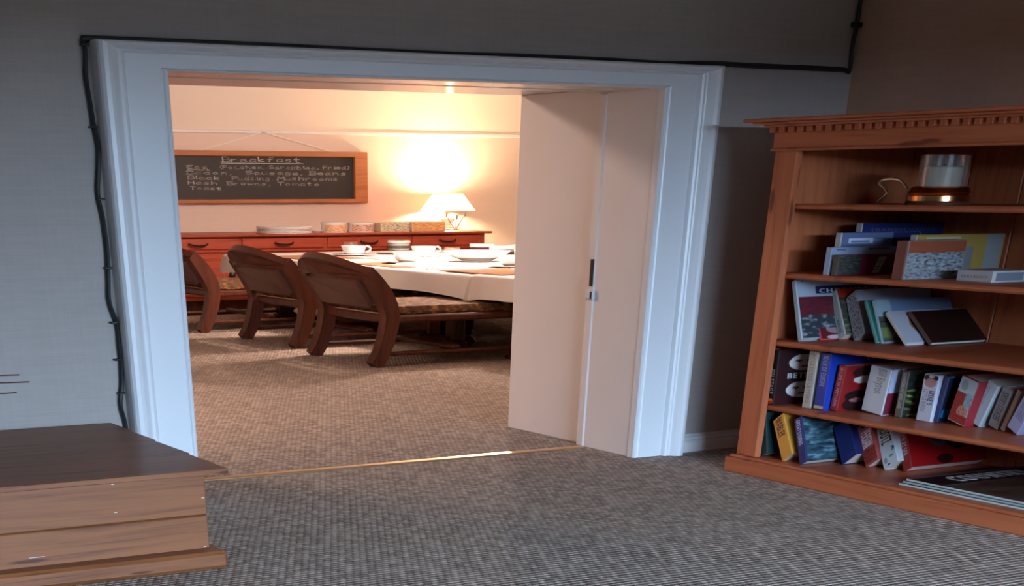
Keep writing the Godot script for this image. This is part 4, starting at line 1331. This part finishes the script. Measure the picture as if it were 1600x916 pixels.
	bk = book("hardback_book", "red book with pictures of figures on its cover beside the royal blue one", "book", g, y, Vector2(1296, 642), Vector2(1308, 643), Vector2(1312, 571), 0.4, Color(0.33, 0.02, 0.02), Color(0.3, 0.015, 0.02))
	on_spine(bk, "A LIFE IN PICTURES", 0.1, 0.95, Color(0.5, 0.25, 0.25), 0.4)
	im = sheet(Color(0.55, 0.1, 0.11))
	oval(im, 0.4, 0.14, 0.3, 0.14, Color(0.22, 0.08, 0.08))
	oval(im, 0.34, 0.3, 0.2, 0.09, Color(0.8, 0.78, 0.75))
	bar(im, 0.45, 0.28, 0.75, 0.5, Color(0.72, 0.4, 0.36))
	oval(im, 0.25, 0.66, 0.2, 0.12, Color(0.14, 0.06, 0.07))
	oval(im, 0.3, 0.84, 0.26, 0.18, Color(0.18, 0.06, 0.07))
	oval(im, 0.28, 0.75, 0.14, 0.05, Color(0.6, 0.4, 0.4))
	on_cover(bk, im)
	bk = book("hardback_book", "white book with tall grey lettering and a maroon strip", "book", g, y, Vector2(1345, 645), Vector2(1379, 650), Vector2(1362, 572), 0.44, Color(0.56, 0.6, 0.64), Color(0.25, 0.05, 0.08))
	on_spine(bk, "Bill Bryson", 0.44, 0.97, Color(0.28, 0.3, 0.3), 0.55, 0.05)
	im = sheet(Color(0.72, 0.76, 0.86))
	bar(im, 0, 0.52, 1, 1, Color(0.48, 0.14, 0.2))
	on_cover(bk, im, 0.0, 0.2)
	bk = book("hardback_book", "dark green photographic book beside the white one with grey lettering", "book", g, y, Vector2(1397, 652), Vector2(1408, 654), Vector2(1411, 579), 0.4, Color(0.1, 0.1, 0.085), Color(0.06, 0.06, 0.05))
	on_spine(bk, "GARDENS OF ENGLAND", 0.2, 0.95, Color(0.4, 0.4, 0.36), 0.5)
	im = sheet(Color(0.2, 0.2, 0.18))
	blotches(im, Color(0.55, 0.6, 0.32), 13, 0.05, -0.1, 0.4, 1.0)
	blotches(im, Color(0.12, 0.13, 0.11), 14, 0.05, -0.05)
	on_cover(bk, im)
	bk = book("paperback_book", "white paperback with a small portrait at the top of its spine", "book", g, y, Vector2(1431, 657), Vector2(1455, 660), Vector2(1446, 584), 0.42, Color(0.56, 0.6, 0.68), Color(0.5, 0.52, 0.6))
	im = sheet(Color(0.8, 0.82, 0.88))
	oval(im, 0.5, 0.2, 0.5, 0.3, Color(0.09, 0.08, 0.08))
	oval(im, 0.5, 0.6, 0.42, 0.36, Color(0.72, 0.55, 0.55))
	oval(im, 0.5, 0.1, 0.2, 0.12, Color(0.8, 0.75, 0.7))
	spine_patch(bk, 0.72, 0.98, im)
	on_spine(bk, "MIKE'S", 0.36, 0.66, Color(0.08, 0.1, 0.2), 0.36, 0.2)
	on_spine(bk, "LITTLE BOOK", 0.2, 0.68, Color(0.28, 0.3, 0.36), 0.3, -0.2)
	bk = book("paperback_book", "navy paperback with a sky blue patch low on its cover", "book", g, y, Vector2(1457, 660), Vector2(1465, 661), Vector2(1477, 587), 0.36, Color(0.02, 0.035, 0.12), Color(0.018, 0.022, 0.04))
	im = sheet(Color(0.11, 0.13, 0.2))
	bar(im, 0, 0, 1, 0.06, Color(0.25, 0.45, 0.55))
	oval(im, 0.3, 0.8, 0.4, 0.12, Color(0.15, 0.5, 0.75))
	oval(im, 0.45, 0.92, 0.2, 0.06, Color(0.75, 0.8, 0.85))
	on_cover(bk, im)
	bk = book("paperback_book", "red paperback with a pale blue top beside the navy one", "book", g, y, Vector2(1479, 664), Vector2(1509, 668), Vector2(1505, 590), 0.42, Color(0.32, 0.025, 0.03), Color(0.3, 0.02, 0.03))
	im = sheet(Color(0.66, 0.72, 0.74))
	bar(im, 0, 0.34, 0.55, 1, Color(0.55, 0.12, 0.13))
	oval(im, 0.3, 0.16, 0.2, 0.12, Color(0.55, 0.6, 0.6))
	bar(im, 0.55, 0.3, 1, 0.6, Color(0.5, 0.66, 0.72))
	oval(im, 0.6, 0.72, 0.3, 0.14, Color(0.7, 0.52, 0.45))
	bar(im, 0, 0.82, 1, 1, Color(0.56, 0.1, 0.11))
	blotches(im, Color(0.62, 0.25, 0.24), 23, 0.09, 0.1, 0.35, 1.0)
	spine_patch(bk, 0.02, 0.98, im)
	bk = book("paperback_book", "pale blue-white paperback leaning beside the red one", "book", g, y, Vector2(1513, 666), Vector2(1533, 668), Vector2(1545, 598), 0.4, Color(0.5, 0.56, 0.58), Color(0.45, 0.52, 0.55))
	on_spine(bk, "THE WINTER HOUSE", 0.15, 0.9, Color(0.38, 0.42, 0.42), 0.3, -0.2)
	bk = book("paperback_book", "grey paperback with fine dark lettering near the end of the row", "book", g, y, Vector2(1542, 670), Vector2(1560, 672), Vector2(1568, 607), 0.4, Color(0.28, 0.27, 0.27), Color(0.25, 0.24, 0.24))
	on_spine(bk, "SHORT STORIES", 0.2, 0.9, Color(0.08, 0.08, 0.09), 0.6)
	bk = book("paperback_book", "slim beige paperback between the grey and the lilac ones", "book", g, y, Vector2(1562, 674), Vector2(1570, 675), Vector2(1591, 610), 0.4, Color(0.42, 0.36, 0.31), Color(0.4, 0.35, 0.3))
	bk = book("paperback_book", "lilac paperback at the end of the row above the bottom shelf", "book", g, y, Vector2(1571, 678), Vector2(1594, 680), Vector2(1607, 613), 0.4, Color(0.3, 0.28, 0.42), Color(0.28, 0.26, 0.4))
	on_spine(bk, "A SUMMER AWAY", 0.3, 0.95, Color(0.2, 0.2, 0.28), 0.6)

	# ---- third row
	g = "books on the middle shelf"
	y = ROWS[2]
	bk = book("large_book", "tall pale book with a dark blue title band, against the end of the middle shelf", "book", g, y, Vector2(1247, 534), Vector2(1254, 535), Vector2(1237, 441), 0.62, Color(0.5, 0.55, 0.58), Color(0.4, 0.45, 0.5))
	im = sheet(Color(0.66, 0.72, 0.78))
	bar(im, 0.2, 0.14, 1, 0.27, Color(0.1, 0.14, 0.36))
	bar(im, 0, 0.3, 1, 0.62, Color(0.42, 0.14, 0.18))
	blotches(im, Color(0.3, 0.15, 0.2), 33, 0.07, 0.0, 0.3, 0.62)
	bar(im, 0, 0.62, 1, 1, Color(0.2, 0.23, 0.26))
	blotches(im, Color(0.6, 0.6, 0.62), 34, 0.07, 0.1, 0.6, 1.0)
	bar(im, 0.05, 0.04, 0.08, 0.06, Color(0.1, 0.12, 0.3))
	bar(im, 0.45, 0.03, 0.7, 0.055, Color(0.12, 0.13, 0.2))
	on_cover(bk, im)
	lettering(bk[0].get_node("front_cover"), "CHRONICLE", Vector3(bk[1] * 0.55, bk[2] * 0.795, bk[3] + 0.002), Vector3.RIGHT, Vector3.UP, bk[1] * 0.64, bk[2] * 0.07, paint(0.6, 0.6, 0.62))
	bk = book("paperback_book", "thin red booklet with a white letter on its cover", "book", g, y, Vector2(1280, 533), Vector2(1284, 533), Vector2(1267, 469), 0.36, Color(0.5, 0.08, 0.1), Color(0.5, 0.02, 0.03))
	im = sheet(Color(0.74, 0.1, 0.13))
	bar(im, 0, 0.52, 1, 1, Color(0.4, 0.12, 0.15))
	oval(im, 0.25, 0.62, 0.2, 0.08, Color(0.85, 0.83, 0.82))
	oval(im, 0.4, 0.76, 0.3, 0.12, Color(0.62, 0.5, 0.52))
	oval(im, 0.36, 0.95, 0.28, 0.06, Color(0.8, 0.7, 0.72))
	oval(im, 0.5, 0.66, 0.12, 0.06, Color(0.1, 0.06, 0.07))
	on_cover(bk, im)
	lettering(bk[0].get_node("front_cover"), "SN", Vector3(bk[1] * 0.42, bk[2] * 0.68, bk[3] + 0.002), Vector3.RIGHT, Vector3.UP, bk[1] * 0.5, bk[2] * 0.13, paint(0.68, 0.68, 0.66))
	bk = book("paperback_book", "pale grey-green spined book leaning on the red booklet", "book", g, y, Vector2(1311, 532), Vector2(1324, 533), Vector2(1296, 461), 0.5, Color(0.42, 0.43, 0.39), Color(0.4, 0.08, 0.04))
	on_spine(bk, "WALKS", 0.1, 0.4, Color(0.2, 0.2, 0.2), 0.4)
	im = sheet(Color(0.7, 0.2, 0.12))
	bar(im, 0, 0.2, 1, 1, Color(0.25, 0.25, 0.2))
	blotches(im, Color(0.45, 0.46, 0.4), 37, 0.07, 0.0, 0.25, 1.0)
	on_cover(bk, im)
	bk = book("paperback_book", "thick speckled grey guide book on the middle shelf", "book", g, y, Vector2(1335, 533), Vector2(1355, 534), Vector2(1322, 466), 0.5, Color(0.36, 0.35, 0.34), Color(0.4, 0.42, 0.52))
	im = sheet(Color(0.6, 0.58, 0.58))
	blotches(im, Color(0.32, 0.24, 0.22), 41, 0.08, 0.0)
	blotches(im, Color(0.72, 0.74, 0.8), 42, 0.08, 0.08)
	spine_patch(bk, 0.02, 0.98, im)
	bk = book("paperback_book", "thin teal-green spined booklet leaning on the guide book", "book", g, y, Vector2(1368, 538), Vector2(1373, 539), Vector2(1350, 473), 0.56, Color(0.12, 0.3, 0.26), Color(0.02, 0.14, 0.11))
	bk = book("paperback_book", "booklet with a pale blue sky and green fields on its cover", "book", g, y, Vector2(1376, 538), Vector2(1380, 539), Vector2(1362, 472), 0.58, Color(0.3, 0.4, 0.42), Color(0.25, 0.32, 0.42))
	im = sheet(Color(0.46, 0.56, 0.68))
	bar(im, 0, 0, 0.2, 0.4, Color(0.62, 0.72, 0.76))
	bar(im, 0, 0.42, 1, 1, Color(0.3, 0.32, 0.24))
	bar(im, 0, 0.66, 1, 0.92, Color(0.46, 0.5, 0.3))
	bar(im, 0, 0.5, 1, 0.54, Color(0.14, 0.15, 0.12))
	on_cover(bk, im)
	bk = book("paperback_book", "white recipe booklet with a loaf of bread on its cover", "book", g, y, Vector2(1414, 541), Vector2(1421, 542), Vector2(1383, 492), 0.5, Color(0.55, 0.54, 0.5), Color(0.55, 0.56, 0.6))
	im = sheet(Color(0.78, 0.79, 0.84))
	oval(im, 0.62, 0.45, 0.36, 0.42, Color(0.62, 0.38, 0.22))
	oval(im, 0.6, 0.38, 0.2, 0.1, Color(0.42, 0.2, 0.12))
	oval(im, 0.62, 0.58, 0.24, 0.12, Color(0.72, 0.46, 0.3))
	on_cover(bk, im, 0.0, 0.7)
	bk = book("notebook", "plain dark brown notebook leaning at the end of the middle shelf row", "book", g, y, Vector2(1452, 541), Vector2(1460, 542), Vector2(1419, 492), 0.42, Color(0.12, 0.06, 0.04), Color(0.03, 0.01, 0.008))

	# ---- second row: booklets standing face on
	g = "booklets on the shelf below the top one"
	y = ROWS[3]
	face_on("booklet", "tall navy booklet with a pale title at the back of the pile", g, -6.13, 1347, 1520, 348, Color(0.02, 0.03, 0.16), Color(0.5, 0.5, 0.48), 21)
	face_on("booklet", "grey-blue guide booklet with a white logo", g, -6.075, 1315, 1440, 363, Color(0.12, 0.16, 0.3), Color(0.45, 0.45, 0.42), 22)
	face_on("booklet", "pale blue booklet behind the maroon one", g, -6.02, 1290, 1402, 386, Color(0.3, 0.36, 0.5), Color(0.3, 0.36, 0.5), 23)
	face_on("booklet", "maroon booklet with a white chequered ribbon", g, -5.965, 1293, 1406, 398, Color(0.15, 0.005, 0.04), Color(0.06, 0.06, 0.05), 24)
	face_on("booklet", "ochre booklet behind the boxed set, with a white margin", g, -5.7, 1432, 1572, 366, Color(0.4, 0.26, 0.06), Color(0.4, 0.4, 0.4), 25)
	face_on("boxed_book", "thick book with an orange top edge and a pale picture", g, -5.55, 1419, 1512, 376, Color(0.24, 0.26, 0.27), Color(0.2, 0.06, 0.04), 26)
	# a small white carton
	var a := px_y(1493, 439, y)
	var b := px_x(1549, 443, a.x)
	var t := px_x(1496, 421, a.x)
	var d := px_z(1590, 441, b.z)
	var cart := thing("small_carton", "small white carton with a grey label on the shelf edge", "carton", Vector3(a.x, y + 0.0005, a.z))
	part(cart, "box", spanned(Vector3.ZERO, Vector3(0.24, t.y - y, b.z - a.z), 0.003), paint(0.5, 0.45, 0.44, 0.6))
	part(cart, "label", print_mesh(Vector3(0.02, 0.006, b.z - a.z + 0.001), Vector3(0.17, 0, 0), Vector3(0, (t.y - y) * 0.7, 0)), paint(0.16, 0.18, 0.22, 0.6))
	lettering(cart, "TEA LIGHTS", Vector3(-0.001, (t.y - y) * 0.45, (b.z - a.z) * 0.5), Vector3.BACK, Vector3.UP, (b.z - a.z) * 0.75, 0.009, paint(0.3, 0.28, 0.28))

func face_on(called: String, label: String, group: String, z: float, left: float, right: float, top_px: float, c: Color, edge: Color, which: int) -> void:
	var y: float = ROWS[3]
	var a := px_z(left, top_px + 8.0, z)
	var b := px_z(right, top_px, z)
	var x0 := maxf(a.x, BX + 0.055)
	var w := minf(b.x, 6.44) - x0
	var h := px_z((left + right) / 2.0, top_px, z).y - y
	var t := 0.065 if which == 26 else 0.036
	var o := thing(called, label, "booklet" if which != 26 else "book", Vector3(x0, y + 0.0005, z), group)
	part(o, "cover", spanned(Vector3(0.004, 0, -t), Vector3(w, h, 0), 0.002), paint(c.r, c.g, c.b, 0.4))
	part(o, "spine", spanned(Vector3(-0.004, 0, -t), Vector3(0.006, h, 0), 0.002), paint(edge.r, edge.g, edge.b, 0.6))
	var im := sheet(c.linear_to_srgb())
	if which == 21:
		lettering(o, "TRANSYLVANIA", Vector3(w * 0.5, h * 0.86, 0.002), Vector3.RIGHT, Vector3.UP, w * 0.8, h * 0.06, paint(0.1, 0.1, 0.2))
		return
	if which == 22:
		bar(im, 0.65, 0, 1, 1, Color(0.16, 0.18, 0.38))
		bar(im, 0.08, 0.14, 0.4, 0.28, Color(0.78, 0.79, 0.86))
		bar(im, 0.12, 0.19, 0.36, 0.24, c.linear_to_srgb())
		bar(im, 0.4, 0.18, 0.6, 0.2, Color(0.7, 0.71, 0.78))
		bar(im, 0.08, 0.34, 0.35, 0.37, Color(0.55, 0.57, 0.66))
	if which == 23:
		bar(im, 0.55, 0.02, 0.9, 0.1, Color(0.4, 0.36, 0.44))
		bar(im, 0.05, 0.06, 0.2, 0.12, Color(0.3, 0.36, 0.46))
	if which == 24:
		bar(im, 0, 0, 0.36, 1, Color(0.2, 0.21, 0.2))
		blotches(im, Color(0.42, 0.43, 0.38), 71, 0.08, 0.1)
		bar(im, 0.36, 0, 1, 1, c.linear_to_srgb())
		for k in 12:
			bar(im, 0.66 - k * 0.008, 0.12 + k * 0.07, 0.8 - k * 0.008, 0.19 + k * 0.07, Color(0.72, 0.7, 0.72))
			bar(im, 0.7 - k * 0.008, 0.14 + k * 0.07, 0.75 - k * 0.008, 0.17 + k * 0.07, Color(0.4, 0.3, 0.36))
	if which == 25:
		bar(im, 0.8, 0, 1, 1, Color(0.56, 0.58, 0.58))
		bar(im, 0.1, 0.06, 0.5, 0.12, Color(0.75, 0.7, 0.62))
		bar(im, 0.45, 0.3, 0.68, 1, Color(0.5, 0.5, 0.5))
	if which == 26:
		bar(im, 0, 0, 1, 0.3, Color(0.55, 0.28, 0.18))
		blotches(im, Color(0.3, 0.28, 0.3), 75, 0.09, 0.0, 0.3, 1.0)
		blotches(im, Color(0.62, 0.64, 0.68), 76, 0.07, 0.05, 0.4, 1.0)
	part(o, "cover_print", print_mesh(Vector3(0.008, 0.002, 0.0012), Vector3(w - 0.012, 0, 0), Vector3(0, h - 0.004, 0)), printed(im))

# ---------------------------------------------------------------- small things
func build_small_things() -> void:
	# the candle lantern on the top shelf
	var y: float = ROWS[4]
	var x := 5.85
	var l := px_x(1416, 305, x)
	var r := px_x(1499, 305, x)
	var rad := (r.z - l.z) / 2.0 * 0.86
	var c := Vector3(x + rad * 0.3, y, (l.z + r.z) / 2.0)
	var up := func(py: float) -> float: return px_x(1465, py, x + rad * 0.3).y - y
	var lan := thing("candle_lantern", "copper-based glass candle holder on the top shelf", "candle holder", c)
	var copper := paint(0.75, 0.33, 0.13, 0.2, 1.0)
	var h0: float = up.call(314.0)
	var h1: float = up.call(291.0)
	var h2: float = up.call(260.0)
	var h3: float = up.call(242.0)
	part(lan, "foot", turned([Vector2(0, 0), Vector2(rad * 1.03, 0), Vector2(rad * 1.04, h0 * 0.6), Vector2(rad, h0), Vector2(0, h0)], 36), M.oak)
	part(lan, "base", turned([Vector2(0, h0), Vector2(rad, h0), Vector2(rad, lerpf(h0, h1, 0.35)), Vector2(rad * 0.94, lerpf(h0, h1, 0.42)), Vector2(rad * 0.99, lerpf(h0, h1, 0.6)), Vector2(rad * 0.93, lerpf(h0, h1, 0.9)), Vector2(rad * 0.8, h1), Vector2(0, h1)], 36), copper)
	part(lan, "glass_chimney", turned([Vector2(rad * 0.8, h1), Vector2(rad * 0.8, h3), Vector2(rad * 0.77, h3), Vector2(rad * 0.77, h1)], 36), M.glass)
	var can := thing("pillar_candle", "cream pillar candle inside the glass holder", "candle", c + Vector3(0, h1, 0))
	part(can, "wax", turned([Vector2(0, 0), Vector2(rad * 0.62, 0), Vector2(rad * 0.62, h2 - h1 - 0.004), Vector2(rad * 0.55, h2 - h1), Vector2(0, h2 - h1 - 0.004)], 28), paint(0.36, 0.31, 0.23, 0.6))
	part(can, "wick", box(Vector3(0.008, 0.014, 0.008), 0.002, Vector3(0, h2 - h1 + 0.002, 0)), M.dark_metal)
	# a bent wire hook beside it
	var hook := thing("wire_hook", "bent silver wire beside the candle holder", "wire", Vector3(x, y, 0))
	var pts := []
	for q in [[1371, 316], [1382, 306], [1386, 301], [1381, 293], [1374, 287], [1379, 282], [1395, 280], [1408, 283], [1417, 294]]:
		var p := px_x(q[0], q[1], x)
		pts.append(Vector3(0, maxf(p.y - y, 0.004), p.z))
	var st := begin()
	tube(st, smooth_curve(pts, 4), 0.005, 6)
	part(hook, "wire", done(st), paint(0.6, 0.58, 0.55, 0.35, 1.0))
	# dry stems that reach in from a jug at the far end of the chest
	var jug := thing("stem_vase", "small dark vase with dry stems on the chest lid", "vase", Vector3(1.05, 0.3465, -6.3))
	part(jug, "pot", turned([Vector2(0, 0), Vector2(0.09, 0), Vector2(0.13, 0.05), Vector2(0.08, 0.11), Vector2(0.06, 0.13), Vector2(0.05, 0.13), Vector2(0.05, 0.02), Vector2(0, 0.02)]), M.dark_metal)
	for q in [[30, 586], [46, 597], [26, 614]]:
		var tip := px_z(q[0], q[1], -6.3) - Vector3(1.05, 0.3465, -6.3)
		st = begin()
		tube(st, smooth_curve([Vector3(0, 0.03, 0), Vector3(0.04, 0.13, 0), Vector3(0.2, tip.y - 0.005, 0), tip], 5), 0.0022, 5)
		part(jug, "stem", done(st), M.oak)
